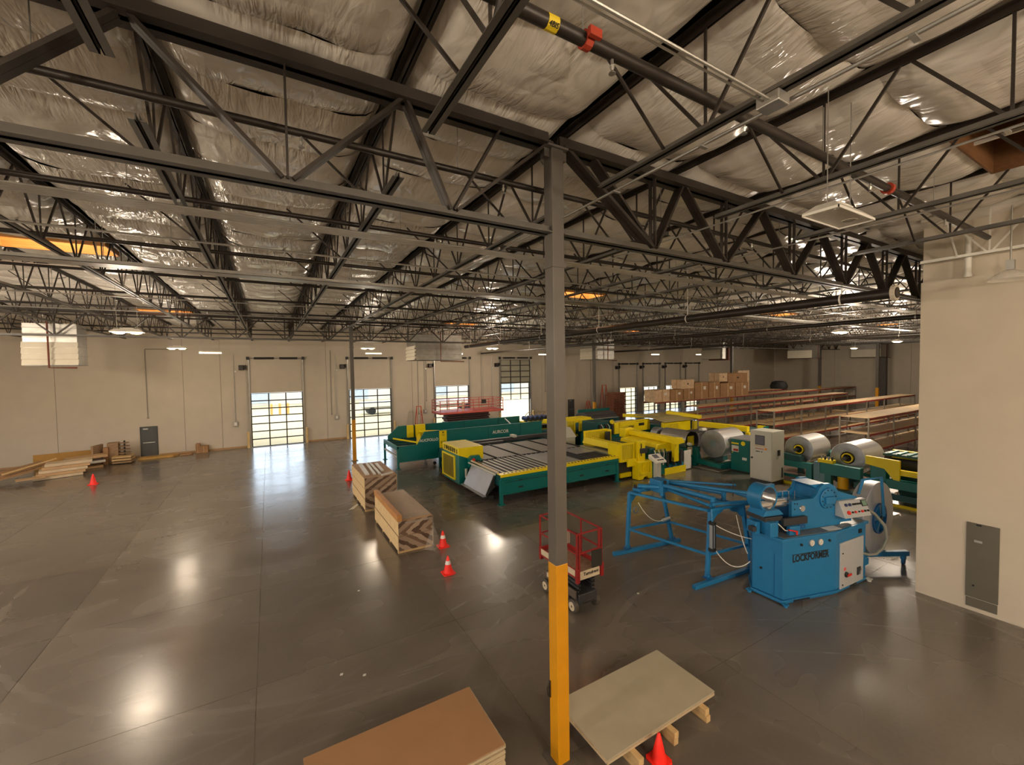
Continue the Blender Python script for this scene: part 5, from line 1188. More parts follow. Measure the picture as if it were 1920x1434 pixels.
for i in range(5): part('foot_rib', MB().box(16.38+i*.17, 16.42+i*.17, 15.11, 15.15, .4, .88), M_YEL, t)
part('foot_bar', MB().box(16.35, 17.1, 15.08, 15.13, .32, .38), M_YEL, t)
part('kick_rail', MB().box(15.5, 16.3, 15.7, 15.9, .12, .35), M_YEL, t); part('dark_body', MB().box(15.45, 17.2, 15.8, 19.0, .1, 1.15), M_DGREY, t); part('exit_sheet', MB().box(15.35, 15.9, 16.0, 19.1, 1.26, 1.3), M_STEELP, t)
t = thing('straightener', 'teal straightener with tangled hoses between the shear and the console', 'machine', (18.1, 16, 0))
part('body', MB().box(17.3, 18.6, 15.2, 18.6, .05, 1.0), M_TEAL, t, bev=.02); part('upper_body', MB().box(17.35, 18.1, 15.4, 18.3, 1.0, 1.5), M_TEALD, t, bev=.03)
part('roll_cover', MB().prism([(17.75, 1.25), (17.8, 1.7), (18.9, 1.74), (19.05, 1.6), (19.05, 1.2)], 'y', 15.3, 18.0), M_YEL, t, bev=.05, label='yellow rounded roll cover')
for i in range(6):
    cables(t, 'hose', M_TEALD if i % 2 else M_LGREY, [[(17.4+.16*i, 15.15, 1.45), (17.42+.16*i, 15.05, 1.2), (17.36+.17*i, 15.08, .9), (17.45+.15*i, 15.12, .6)]], .03)
part('cross_arm', MB().beam((18.9, 18.4, 1.9), (18.7, 14.9, 1.88), .42, .3), M_YEL, t, bev=.03, label='long yellow arm'); part('arm_end', MB().prism([(18.4, 1.6), (18.4, 2.15), (18.9, 2.2), (19.3, 2.0), (19.3, 1.6)], 'y', 18.2, 18.7), M_YEL, t, bev=.02)
part('arm_tip', MB().prism([(18.5, 1.7), (18.5, 2.05), (18.95, 2.05), (19.15, 1.75)], 'y', 14.6, 14.95), M_YEL, t, bev=.02)
part('arm_post', MB().box(18.75, 19.1, 14.95, 15.15, .7, 1.75), M_YEL, t, bev=.015); part('under_arm', MB().box(18.3, 19.0, 15.2, 18.2, 1.2, 1.25), M_STEELP, t)
t = thing('reel_tray', 'low yellow tray holding black reels beside the console', 'tray', (19.1, 15.4, 0))
part('tray', MB().box(18.25, 19.95, 15.2, 16.0, .0, .3).box(18.25, 19.95, 15.15, 15.2, 0, .36), M_YEL, t, bev=.01)
for i, xx in enumerate((18.5, 19.0, 19.55)):
    part('black_reel', MB().lathe((xx, 15.45, .82), (.5, -1, 0), [(0, 0), (.42, 0), (.42, .06), (.2, .08), (.2, .2), (.42, .22), (.42, .28), (0, .28)], 24), M_BLACK, t, smooth=True)
    part('blue_spool', MB().tube((xx+.1, 15.2, .42), (xx+.1, 15.6, .42), .16, 14), mat('blue_spool', (40, 130, 170), .5), t, smooth=True)
part('white_panel', MB().box(20.0, 20.6, 15.3, 15.36, .05, 1.1), M_WHITE, t, bev=.02)
# ------------------------------------------------------------------ coil line
def coil(t, x0, x1, y, z, R0, r0, core=True):
    part('metal_coil', MB().lathe((x0, y, z), (1, 0, 0), [(r0, .01), (R0-.015, .0), (R0, .015), (R0, x1-x0-.015), (R0-.015, x1-x0), (r0, x1-x0), (r0, .01)], 64), M_ALU, t, smooth=True, label='shiny rolled metal coil')
    part('coil_face', MB().lathe((x0, y, z), (-1, 0, 0), [(R0-.02, .0), (R0-.03, .004), (r0+.02, .004), (r0, 0)], 64), M_ALUF, t, smooth=True)
    if core:
        part('core', MB().lathe((x0-.004, y, z), (1, 0, 0), [(r0+.02, 0), (r0, .2), (.1, .22), (0, .22)], 32), M_BLACK, t, smooth=True)
        part('yellow_ring', MB().lathe((x0-.05, y, z), (1, 0, 0), [(.17, 0), (.22, 0), (.22, .12), (.17, .12), (.17, 0)], 24), M_YEL, t, smooth=True)
        part('arbor', MB().tube((x0-.35, y, z), (x0+.2, y, z), .08, 12), M_DGREY, t, smooth=True)
t = thing('coil_cradle', 'teal coil cradle with shiny coil right of the grey cabinet', 'machine', (23.3, 10.7, 0), 'coil cradles')
coil(t, 22.75, 24.5, 10.75, 1.62, .66, .26)
part('front_beam', MB().box(22.15, 22.4, 9.9, 11.9, .82, 1.12), M_TEAL, t, bev=.015); part('corner_post', MB().box(22.15, 22.4, 9.9, 10.15, .0, .86), M_TEAL, t, bev=.015); part('corner_post', MB().box(22.15, 22.4, 11.6, 11.85, 0, .86), M_TEAL, t, bev=.015)
part('arbor_block', MB().prism([(10.35, 1.1), (10.45, 1.4), (11.6, 1.45), (11.7, 1.1)], 'x', 22.2, 22.6), M_TEALD, t, bev=.02); part('yellow_block', MB().box(22.0, 22.2, 11.3, 11.6, 1.3, 1.6), M_YEL, t)
part('side_beam', MB().box(22.4, 24.9, 9.95, 10.12, .75, .98), M_TEAL, t, bev=.01); part('side_deck', MB().box(22.4, 24.9, 10.0, 10.3, 1.0, 1.06), mat('worn_brass_deck', (170, 156, 112), .5, .3), t)
part('corner_post', MB().box(24.75, 24.98, 9.95, 10.2, 0, 1.1), M_TEALD, t); part('corner_post', MB().box(24.75, 24.98, 11.5, 11.75, 0, 1.3), M_TEALD, t); part('rear_beam', MB().box(24.6, 25.4, 9.9, 11.9, 1.1, 1.35), M_TEAL, t, bev=.02)
part('low_rail', MB().box(22.2, 22.35, 10.15, 11.6, .3, .42), M_TEAL, t); part('low_rail', MB().box(22.4, 24.8, 10.0, 10.12, .3, .42), M_TEAL, t); part('yellow_floor_strip', MB().box(21.95, 22.1, 9.95, 11.8, .0, .1), M_YEL, t)
t = thing('coil_holder', 'teal coil holder with large shiny coil nearest the office wall', 'machine', (23.6, 8.7, 0), 'coil cradles')
coil(t, 22.75, 24.75, 8.72, 1.55, .68, .28)
part('front_box', MB().box(22.0, 22.3, 7.95, 9.5, .78, 1.3), M_TEAL, t, bev=.02); part('grey_end', MB().box(21.98, 22.32, 9.5, 9.75, .55, 1.3), mat('blue_grey_paint', (96, 130, 138), .5), t, bev=.01)
part('post', MB().box(22.0, 22.25, 9.3, 9.75, .0, .8), mat('blue_grey_paint', (96, 130, 138), .5), t); part('post', MB().box(22.0, 22.25, 9.05, 9.32, 0, .8), M_TEAL, t, bev=.01)
part('yellow_jack', MB().tube((22.3, 8.7, .12), (22.3, 8.7, .78), .2, 16).tube((22.3, 8.7, .0), (22.3, 8.7, .12), .27, 16), mat('amber_yellow_paint', (232, 176, 20), .45), t, smooth=True)
part('yellow_clamp', MB().box(22.0, 22.35, 9.0, 9.6, 1.3, 1.45), M_YEL, t, bev=.01)
for i in range(4): part('clamp_bolt', MB().tube((22.1, 9.05+i*.14, 1.45), (22.1, 9.05+i*.14, 1.6), .04, 8), M_CHROME if i % 2 else M_DGREY, t)
part('base_beam', MB().box(22.3, 24.8, 8.0, 8.3, .35, .6), M_TEALD, t); part('roller_beam', MB().beam((22.9, 8.05, .86), (25.6, 8.1, .98), .3, .12), M_TEAL, t, bev=.01); part('brass_deck', MB().box(23.0, 24.2, 7.9, 8.1, .9, .96), mat('worn_brass_deck', (170, 156, 112), .5, .3), t)
part('floor_beam', MB().box(21.9, 22.15, 7.95, 9.9, .05, .22), M_TEALD, t); part('floor_beam', MB().box(24.3, 24.6, 7.9, 9.8, .0, .35), M_TEALD, t)
t = thing('end_machine', 'teal and yellow machine half hidden behind the office wall', 'machine', (23.8, 6.6, 0))
part('tall_post', MB().box(22.35, 22.75, 7.2, 7.75, .0, 1.5), M_TEAL, t, bev=.03); part('yellow_side', MB().prism([(7.9, 1.5), (7.9, 1.86), (6.75, 1.82), (6.75, .98), (6.95, 1.0), (7.25, 1.4)], 'x', 22.3, 22.42), M_YEL, t, bev=.01, label='yellow side plate')
part('yellow_rail', MB().box(22.4, 22.6, 4.6, 6.8, 1.2, 1.42), M_YEL, t, bev=.01); part('yellow_back', MB().box(24.2, 24.4, 4.6, 7.6, 1.5, 1.95), M_YEL, t, bev=.01); part('top_grate', MB().box(23.2, 24.2, 5.0, 7.6, 1.82, 1.92), M_TEALD, t, bev=.01)
for i in range(8): part('grate_bar', MB().box(23.2, 24.2, 5.1+i*.32, 5.2+i*.32, 1.92, 1.96), M_TEAL, t)
part('dark_roll', MB().tube((23.3, 4.8, 1.5), (23.3, 7.4, 1.5), .25, 18), M_BLACK, t, smooth=True); part('teal_beam', MB().box(22.3, 22.6, 4.6, 7.2, .62, 1.0), M_TEAL, t, bev=.02); part('teal_beam', MB().box(22.3, 22.55, 4.6, 7.3, .15, .42), M_TEALD, t, bev=.02)
part('crank', MB().tube((22.1, 6.8, .5), (22.3, 6.8, .5), .05, 8), M_CREAM, t); part('rear_post', MB().box(24.0, 24.3, 5.0, 7.3, .0, 1.5), M_TEALD, t); part('yellow_floor_strip', MB().box(21.9, 22.05, 4.6, 6.9, 0, .08), M_YEL, t)
# decoiler with chrome cover and large coil
t = thing('decoiler', 'teal decoiler with chrome half cover and big coil at centre right', 'machine', (22.6, 16, 0))
coil(t, 21.75, 23.7, 14.75, 1.4, .78, .2, False)
part('coil_plate', MB().lathe((21.76, 14.75, 1.4), (-1, 0, 0), [(.76, 0), (0, .01)], 48), mat('blue_grey_disc', (120, 140, 146), .4, .3), t)
part('drum_cover', MB().lathe((21.9, 17.35, 1.32), (0, 1, 0), [(.62, -1.15), (.62, .75)], 32, 0, 2*PI), M_CHROME, t, smooth=True, label='polished drum cover'); part('drum_end', MB().lathe((21.9, 16.2, 1.32), (0, -1, 0), [(.62, 0), (.56, .0), (.5, -.12), (0, -.12)], 32), M_BLACK, t, smooth=True)
for i in range(5): part('yellow_finger', MB().tube((21.62+i*.12, 16.28, .98+.02*i), (21.62+i*.12, 16.28, 1.62), .045, 8), M_YEL, t, smooth=True)
part('small_drum', MB().lathe((21.8, 18.4, 1.42), (0, 1, 0), [(0, -.02), (.46, -.02), (.48, 0), (.48, .5), (0, .52)], 28), M_ALUF, t, smooth=True)
part('bed', MB().box(20.9, 22.7, 16.2, 19.0, .6, .95), M_TEAL, t, bev=.02); part('leg_frame', MB().box(20.95, 21.2, 15.85, 16.15, 0, 1.0), M_TEAL, t, bev=.01); part('leg_frame', MB().box(20.6, 21.9, 17.4, 18.6, .1, .9), M_TEAL, t, bev=.02)
part('yoke', MB().prism([(14.0, .15), (14.0, .35), (15.4, .5), (15.6, 1.1), (16.1, 1.15), (16.1, .0), (15.6, .0), (15.5, .2)], 'x', 21.35, 21.65), M_TEAL, t, bev=.02); part('base_rail', MB().box(21.6, 24.0, 14.0, 14.3, .1, .4), M_TEAL, t, bev=.01); part('base_rail', MB().box(21.6, 24.0, 15.3, 15.6, .1, .4), M_TEALD, t)
part('white_box', MB().box(20.95, 21.35, 15.75, 15.85, .62, 1.12), M_CREAM, t, bev=.06); part('grey_box', MB().box(20.9, 21.3, 15.78, 15.9, .02, .5), mat('mid_grey', (150, 150, 148), .5), t); part('lamp_head', MB().lathe((21.25, 15.9, 1.25), (0, 0, 1), [(0, -.1), (.13, -.06), (.16, 0), (.13, .08), (0, .1)], 14), M_WHITE, t, smooth=True)
part('top_tray', MB().box(21.4, 22.8, 15.35, 16.25, 1.98, 2.02), M_DGREY, t); part('pump', MB().tube((22.0, 15.7, 2.02), (22.4, 15.7, 2.02), .14, 12), M_LGREY, t, smooth=True); part('floor_plate', MB().box(21.2, 24.4, 14.02, 15.6, .0, .02), mat('dusty_plate', (150, 146, 140), .6), t)
for i in range(5): cables(t, 'hose', M_BLACK, [[(20.95, 16.5+.3*i, .95), (20.8, 16.5+.3*i, .8), (20.75, 16.45+.32*i, .4), (20.9, 16.4+.3*i, .1)]], .035)
t = thing('teal_cabinet', 'teal electrical cabinet with stickers just left of the grey cabinet', 'cabinet', (22.6, 13.5, 0))
part('body', MB().box(22.2, 23.6, 12.9, 13.95, .05, 1.78), M_TEAL, t, bev=.015); part('top_plate', MB().box(22.15, 23.7, 12.6, 14.0, 1.78, 1.84), M_STEELP, t); part('dark_side', MB().box(22.3, 23.6, 12.55, 12.9, .05, 1.7), M_DGREY, t)
part('white_notice', MB().box(22.19, 22.2, 13.5, 13.9, 1.08, 1.42), M_WHITE, t); part('red_print', MB().box(22.185, 22.19, 13.52, 13.8, 1.12, 1.24), mat('red_print', (186, 60, 50), .6), t); part('yellow_sticker', MB().box(22.19, 22.2, 13.5, 13.92, 1.5, 1.58), M_YEL, t)
part('round_sticker', MB().tube((22.2, 13.25, 1.58), (22.185, 13.25, 1.58), .12, 16), M_YEL, t); part('white_sticker', MB().box(22.19, 22.2, 13.05, 13.3, .68, .82), M_WHITE, t); part('lock', MB().tube((22.2, 13.85, 1.02), (22.18, 13.85, 1.02), .03, 8), M_YEL, t); part('plinth', MB().box(22.25, 23.5, 12.6, 13.9, 0, .06), M_BLACK, t)
for i in range(4): part('gauge', MB().tube((22.29, 12.72, .4+.3*i), (22.27, 12.72, .4+.3*i), .06, 10), M_LGREY, t)
# slatted teal bed with yellow beams in front of the racks
t = thing('slat_feeder', 'teal slatted feeder with long yellow beam in front of the racks', 'machine', (27.6, 17.5, 0))
part('body', MB().box(26.6, 29.05, 15.8, 18.8, 0, 1.3), M_TEALD, t, bev=.02); part('yellow_beam', MB().beam((26.4, 18.9, 1.72), (26.7, 15.6, 1.7), .35, .34), M_YEL, t, bev=.02, label='long yellow beam')
for i in range(10): part('slat', MB().box(27.0+i*.2, 27.15+i*.2, 16.0, 18.6, 1.42, 1.52), mat('blue_grey_paint', (96, 130, 138), .5), t)
part('yellow_end', MB().box(28.6, 28.9, 15.7, 16.1, .9, 1.72), M_YEL, t, bev=.01); part('yellow_end', MB().box(26.5, 26.8, 15.45, 15.7, .9, 1.5), M_YEL, t, bev=.01); part('end_box', MB().box(28.6, 29.1, 15.6, 15.7, 1.3, 1.7), M_TEAL, t, bev=.01)
t = thing('covered_line', 'teal and yellow feed line under a tan cover sheet', 'machine', (26.5, 21.5, 0))
part('body', MB().box(24.9, 28.0, 20.8, 22.4, .2, 1.45), M_TEAL, t, bev=.02); part('tan_cover', MB().prism([(20.3, 1.85), (21.4, 2.05), (23.2, 2.1), (23.2, 2.06), (21.4, 2.0), (20.3, 1.81)], 'x', 24.4, 28.05), mat('tan_sheet', (168, 156, 108), .7), t, label='tan cover sheet')
part('yellow_guard', MB().box(24.6, 27.6, 20.55, 20.8, .95, 1.75), M_YEL, t, bev=.04); mesh_guard(t, 24.65, 26.2, 20.5, .98, 1.72, 8); part('yellow_guard', MB().box(27.7, 28.05, 20.3, 20.5, 1.0, 1.65), mat('yellow_mesh_sheet', (206, 186, 30), .5), t)
part('yellow_beam', MB().beam((24.2, 24.2, 2.0), (26.0, 22.2, 1.95), .3, .25), M_YEL, t, bev=.02); part('yellow_beam', MB().beam((27.2, 22.4, 2.2), (27.9, 19.9, 2.0), .4, .25), M_YEL, t, bev=.02); part('leg', MB().box(25.0, 25.3, 20.9, 21.2, 0, .9), M_TEALD, t)
# roll former with long yellow cover
t = thing('roll_former', 'teal roll former under a long yellow lettered cover', 'machine', (22.5, 22, 0))
part('cover', MB().box(21.5, 24.6, 21.8, 22.15, 1.12, 1.92), M_YEL, t, bev=.03, label='long yellow cover'); part('top_tray', MB().box(21.2, 24.6, 22.15, 23.6, 1.6, 1.72), M_LGREY, t); part('bed', MB().box(19.4, 25.0, 22.0, 23.6, .1, 1.12), M_TEAL, t, bev=.02)
part('bed_rail', MB().box(19.2, 24.9, 21.6, 22.0, .5, .85), M_TEALD, t, bev=.02); text_obj('cover_letters', 'BLANKING', M_BLACK, t, (22.5, 21.79, 1.5), .22, ROT_NY, .002, None, .8)
part('name_plate', MB().box(23.4, 23.95, 21.785, 21.8, 1.5, 1.7), M_BLACK, t); part('print_line', MB().box(23.1, 23.95, 21.79, 21.8, 1.82, 1.85), mat('brown_mark', (110, 88, 20), .6), t)
part('gear_block', MB().box(19.3, 20.9, 21.9, 23.3, 1.1, 2.05), M_TEALD, t, bev=.02); part('yellow_bracket', MB().box(20.9, 21.35, 21.7, 22.2, 1.1, 1.9), M_YEL, t, bev=.04)
for i in range(5): part('valve_stack', MB().box(19.6+i*.27, 19.78+i*.27, 21.75, 21.9, 1.15+.08*(i % 3), 1.85-.1*(i % 2)), M_TEAL if i % 2 else M_DGREY, t, bev=.01)
for i in range(4): cables(t, 'hose', M_BLACK if i % 2 else M_LGREY, [[(19.7+i*.3, 21.75, 1.9), (19.75+i*.3, 21.6, 1.7), (19.7+i*.3, 21.65, 1.4), (19.9+i*.3, 21.7, 1.15)]], .025)
part('round_gauge', MB().tube((20.75, 21.85, 1.98), (20.75, 21.75, 1.98), .16, 16), M_YEL, t, smooth=True)
t = thing('mesh_guarded_press', 'yellow mesh guarded press directly right of the grey column', 'machine', (18.6, 25, 0))
part('body', MB().box(17.6, 21.2, 24.4, 26.2, 0, 1.2), M_TEALD, t, bev=.02); mesh_guard(t, 17.5, 19.4, 24.2, .85, 2.0, 10); part('yellow_hood', MB().prism([(24.3, 1.75), (24.5, 2.05), (25.6, 2.05), (25.7, 1.75)], 'x', 17.5, 21.2), M_YEL, t, bev=.02)
part('yellow_panel', MB().box(19.8, 21.2, 24.2, 24.3, 1.1, 1.95), M_YEL, t, bev=.02); part('yellow_foot', MB().box(17.4, 19.5, 24.0, 24.3, .8, .95), M_YEL, t, bev=.01)
t = thing('covered_roller', 'teal machine topped by a rounded black cover behind the column', 'machine', (24.6, 28.2, 0))
part('body', MB().box(22.6, 26.2, 26.6, 28.4, 0, 1.55), M_TEALD, t, bev=.02); pr_ = [(26.3, 1.6)]+[(27.1+.85*math.cos(a), 1.62+.46*math.sin(a)) for a in [PI*(1-i/10) for i in range(11)]]+[(27.9, 1.6)]
part('black_cover', MB().prism(pr_, 'x', 22.4, 25.6), mat('matt_black_cover', (58, 58, 60), .55), t, bev=.02, label='rounded black cover'); part('back_plate', MB().box(22.8, 26.4, 28.0, 28.1, 1.5, 2.2), M_TEAL, t, bev=.01)
part('white_edge', MB().box(22.3, 25.7, 26.2, 26.3, 1.55, 1.6), M_LGREY, t)
t = thing('notcher_bank', 'yellow frame with a row of blue motors behind the cutting bed', 'machine', (18.2, 28.30, 0))
part('frame', MB().box(16.9, 19.6, 26.90, 28.10, 1.5, 1.7), M_YEL, t, bev=.02); part('frame', MB().box(17.0, 19.6, 26.70, 27.90, .9, 1.15), M_YEL, t, bev=.02); part('legs', MB().box(17.1, 17.3, 27.00, 28.00, 0, 1.5), M_TEALD, t); part('dark_rail', MB().box(16.9, 19.6, 26.80, 27.00, 1.15, 1.4), M_BLACK, t)
for i in range(5):
    part('blue_motor', MB().tube((17.15+i*.42, 27.10, 1.95), (17.15+i*.42, 27.80, 1.95), .17, 14), mat('navy_motor', (36, 60, 112), .4), t, smooth=True)
    part('motor_cap', MB().tube((17.15+i*.42, 27.05, 1.95), (17.15+i*.42, 27.12, 1.95), .13, 14), M_BLACK, t, smooth=True); part('motor_mount', MB().box(17.08+i*.42, 17.22+i*.42, 27.30, 27.60, 1.7, 1.85), M_DGREY, t)
    cables(t, 'hose', mat('tan_hose', (150, 130, 90), .6), [[(17.2+i*.42, 27.60, 2.1), (17.4+i*.42, 27.60, 2.35), (17.7+i*.42, 27.70, 2.4), (17.95+i*.42, 27.80, 2.25)]], .025)
t = thing('dark_conveyor', 'long dark conveyor strip lying behind the yellow machines', 'conveyor', (26, 27.5, 0))
part('belt', MB().box(26.8, 33, 24.0, 24.9, 1.2, 1.3), M_DGREY, t); part('belt_frame', MB().box(26.8, 33, 23.9, 24.0, 1.0, 1.32), M_LGREY, t)
for i in range(4): part('leg', MB().box(27.2+i*1.8, 27.3+i*1.8, 24.1, 24.8, 0, 1.2), M_DGREY, t)
# ------------------------------------------------------------------ storage racks
def rack(name_label, X0, bays, Y0, Y1, Ztop, levels, bw=3.55):
    t = thing('storage_rack', name_label, 'rack', (X0+bays*bw/2, (Y0+Y1)/2, 0), 'storage racks')
    pm = mesh_of(MB().box(-.04, .04, -.035, .035, 0, Ztop+.02), 'post'); pm.materials.append(M_RACKG)
    bm_ = mesh_of(MB().box(.04, bw-.04, -.025, .025, -.11, 0), 'beam'); bm_.materials.append(M_RACKR)
    dm = mesh_of(MB().box(.01, bw-.01, 0, Y1-Y0, 0, .025), 'shelf_board'); dm.materials.append(M_DECK)
    br = mesh_of(MB().beam((0, .03, .3), (0, Y1-Y0-.03, 1.3), .03), 'brace'); br.materials.append(M_RACKG)
    tb = mesh_of(MB().beam((0, .03, Ztop-.25), (0, Y1-Y0-.03, Ztop-.25), .03), 'tie_bar'); tb.materials.append(M_RACKG)
    for i in range(bays+1):
        x = X0+i*bw
        inst('post', pm, t, (x, Y0, 0)); inst('post', pm, t, (x, Y1, 0)); inst('brace', br, t, (x, Y0, 0)); inst('tie_bar', tb, t, (x, Y0, 0))
        if i < bays:
            for z_ in levels:
                inst('beam', bm_, t, (x, Y0, z_)); inst('beam', bm_, t, (x, Y1, z_)); inst('shelf_board', dm, t, (x, Y0, z_))
    return t
rack('front storage rack nearest the shiny coils', 29.6, 7, 10.35, 11.75, 2.7, (2.68, 1.75, .8))
rack('second storage rack behind the grey cabinet', 29.25, 7, 15.35, 16.5, 2.7, (2.68, 1.75, .8))
rack('third storage rack in the middle of the hall', 28.2, 7, 20.4, 21.6, 2.7, (2.68, 1.75, .8))
rack('rack carrying the cardboard boxes', 28.9, 8, 25.1, 26.4, 2.7, (2.68, 1.4))
rack('low empty rack farthest right at the back', 58, 4, 26.8, 28.1, 2.5, (2.48, 1.2))
# cardboard boxes on the rack
M_WRAPB = mat('wrapped_pale_box', (206, 176, 140), .4, var=.2, scale=4)
BX = [(29.0, 1.9, 1.05, 1, 'pale wrapped box at the left end of the box row'), (31.0, 1.7, .98, 0, 'low brown box second in the row'), (32.8, 1.5, 1.0, 0, 'low brown box third in the row'), (34.4, 2.0, 1.55, 0, 'taller brown box fourth in the row'), (36.5, 1.7, 1.5, 0, 'brown box fifth in the row'), (38.3, 2.4, 1.35, 0, 'wide brown box sixth in the row'), (40.8, 2.2, 1.35, 0, 'wide brown box beside the yellow based column'), (43.4, .0, 0, 0, '')]
for x, wd, h, pale, lab in BX:
    if not wd: continue
    t = thing('cardboard_box', lab, 'box', (x+wd/2, 25.8, 2.71), 'cardboard boxes on the rack')
    part('carton', MB().box(x, x+wd, 25.15, 26.35, 2.706, 2.706+h), M_WRAPB if pale else M_CARD, t, bev=.02)
    part('tape', MB().box(x+wd*.45, x+wd*.55, 25.145, 25.15, 2.72, 2.7+h), M_CARD2, t); part('label', MB().box(x+wd*.62, x+wd*.8, 25.14, 25.15, 2.7+h*.55, 2.7+h*.75), M_WHITE, t)
for i, (x, y, z_, wd, h, pale, lab) in enumerate([(32.6, 25.2, 3.715, 1.75, .85, 1, 'pale wrapped box stacked on the low brown boxes'), (38.2, 25.2, 4.215, 1.3, .85, 1, 'pale printed box stacked at the upper middle'), (39.6, 25.2, 4.065, 3.3, .95, 0, 'long brown box stacked highest beside the column'), (46.8, 28.6, 2.72, 2.3, 2.45, 1, 'tall wrapped pallet of boxes right of the column')]):
    t = thing('cardboard_box', lab, 'box', (x+wd/2, y+.6, z_), 'cardboard boxes on the rack')
    part('carton', MB().box(x, x+wd, y, y+1.15, z_, z_+h), M_WRAPB if pale else M_CARD, t, bev=.02); part('tape', MB().box(x-.004, x, y+.5, y+.62, z_, z_+h), M_CARD2, t)
    part('print_mark', MB().box(x+wd*.45, x+wd*.55, y-.006, y, z_+h*.45, z_+h*.6), M_BLACK, t)
rack('short rack under the tall wrapped pallet of boxes', 46.6, 3, 28.5, 29.8, 2.7, (2.68, 1.4))
t = thing('black_bag_heap', 'dark heap sitting on the far rack top at right', 'bag', (57.5, 29.2, 2.7)); part('heap', MB().lathe((56.6, 29.15, 2.706), (0, 0, 1), [(.95, 0), (1.0, .35), (.8, .85), (.4, 1.0), (0, 1.02)], 16), M_BLACK, t, smooth=True); part('flap', MB().box(57.4, 57.9, 28.9, 29.4, 2.706, 3.0), M_BLACK, t)
# ------------------------------------------------------------------ things along the far wall
def ladder(x, y, h, w_, label):
    t = thing('step_ladder', label, 'ladder', (x, y, 0), 'step ladders')
    for s in (-1, 1):
        part('front_rail', MB().beam((x+s*w_/2, y-.45, 0), (x+s*w_*.32, y, h), .05, .08), M_LADDER, t); part('rear_rail', MB().beam((x+s*w_/2, y+.45, 0), (x+s*w_*.32, y, h), .04, .06), M_LADDER, t)
    n = int(h/.3)
    for i in range(1, n):
        f = i/n; part('rung', MB().box(x-w_/2*(1-.36*f), x+w_/2*(1-.36*f), y-.45*(1-f)-.05, y-.45*(1-f)+.05, h*f-.015, h*f+.015), M_GALV, t)
    part('cap', MB().box(x-w_*.36, x+w_*.36, y-.1, y+.1, h, h+.05), M_LADDER, t)
ladder(11.85, 37.5, 2.45, .62, 'orange step ladder standing left of the third glass door'); ladder(34.4, 37.4, 3.65, .9, 'tall orange step ladder near the dock doors')
ladder(32.0, 37.5, 1.9, .5, 'short red ladder by the wall near the second grey door')
M_PINK = mat('faded_red_paint', (170, 76, 66), .55, var=.1)
t = thing('platform_lift', 'large red platform lift with guard rails before the third glass door', 'lift', (15.4, 34.2, 0))
part('platform', MB().box(12.3, 18.4, 33.2, 35.3, 2.02, 2.2), M_PINK, t, bev=.02)
for x in (12.35, 13.9, 15.4, 16.9, 18.35):
    for y in (33.25, 35.25): part('rail_post', MB().beam((x, y, 2.2), (x, y, 3.2), .05), M_PINK, t)
for z_ in (3.2, 2.7, 2.95, 2.45):
    for y in (33.25, 35.25): part('guard_rail', MB().beam((12.35, y, z_), (18.35, y, z_), .045), M_PINK, t)
    for x in (12.35, 18.35): part('end_rail', MB().beam((x, 33.25, z_), (x, 35.25, z_), .045), M_PINK, t)
for i in range(7): part('scissor_arm', MB().box(13.1+.12*(i % 2), 17.2-.12*((i+1) % 2), 33.6, 34.9, .75+.18*i, .88+.18*i), mat('lift_dark_red', (72, 44, 40), .6), t)
part('chassis', MB().box(12.6, 17.9, 33.3, 35.2, .35, .75), mat('lift_dark_red', (72, 44, 40), .6), t, bev=.03)
for x in (13.2, 17.3):
    for y in (33.25, 35.0): part('wheel', MB().tube((x, y-.05, .42), (x, y+.3, .42), .42, 20), M_BLACK, t, smooth=True)
part('control_box', MB().box(16.2, 16.6, 33.15, 33.3, 2.8, 3.15), M_BLACK, t); part('work_lamp', MB().tube((14.6, 33.7, 2.2), (14.6, 33.7, 3.0), .1, 10), M_CREAM, t)
t = thing('pallet_pile', 'tall brown pile of stacked pallets beside the dock doors', 'pallets', (34.9, 35.9, 0))
for i in range(16):
    j = random.uniform(-.1, .1)
    part('pallet', MB().box(33.9+j, 35.8+j, 35.3, 36.5, .02+i*.18, .145+i*.18), mat('brown_pallet', (150, 96, 72), .8, var=.15), t, bev=.01)
    for q in range(3): part('stringer', MB().box(33.95+j+q*.85, 34.05+j+q*.85, 35.32, 36.48, max(0, -.035+i*.18), .02+i*.18), mat('brown_pallet', (150, 96, 72), .8), t)
single('vent_grille', MB().box(28.5, 31.0, WY-.06, WY-.005, 4.4, 6.6), M_WALL, 'pale embossed vent shape on the far wall right of the column', 'vent')
# pile at the left of the far wall
def slab(name, p, q, w_, h, z, m, label, cat, grp, tilt=0):
    p = Vector((p[0], p[1], z)); q = Vector((q[0], q[1], z+tilt)); return single(name, MB().beam(p, q, w_, h), m, label, cat, grp)
slab('long_board', (-12.8, 37.3), (-9.75, 37.75), .05, .9, .46, mat('ochre_board', (176, 132, 66), .8, var=.1), 'long ochre board leaning on the wall behind the pile', 'board', 'cardboard pile')
for i in range(5): slab('cardboard_bundle', (-11.6+.1*i, 33.6+.1*i), (-9.75+.1*i, 34.25+.05*i), .95, .15, .09+i*.165, M_CARD2 if i % 2 else mat('pale_flat_carton', (200, 180, 150), .8, var=.15), ['lowest', 'second', 'middle', 'fourth', 'top'][i]+' flattened carton in the long bundle at left', 'cardboard', 'cardboard pile')
for i in range(3): slab('flat_carton', (-11.2+.2*i, 35.4), (-9.4+.1*i, 36.2), .9, .14, .08+i*.32, M_CARD2 if i != 1 else M_WPLANK, ['low', 'white edged', 'upper'][i]+' carton lying behind the long bundle at left', 'cardboard', 'cardboard pile')
slab('wood_frame', (-9.85, 36.3), (-9.6, 37.2), .12, 1.3, .66, M_WOODG, 'upright wooden frame at the right end of the cardboard pile', 'frame', 'cardboard pile')
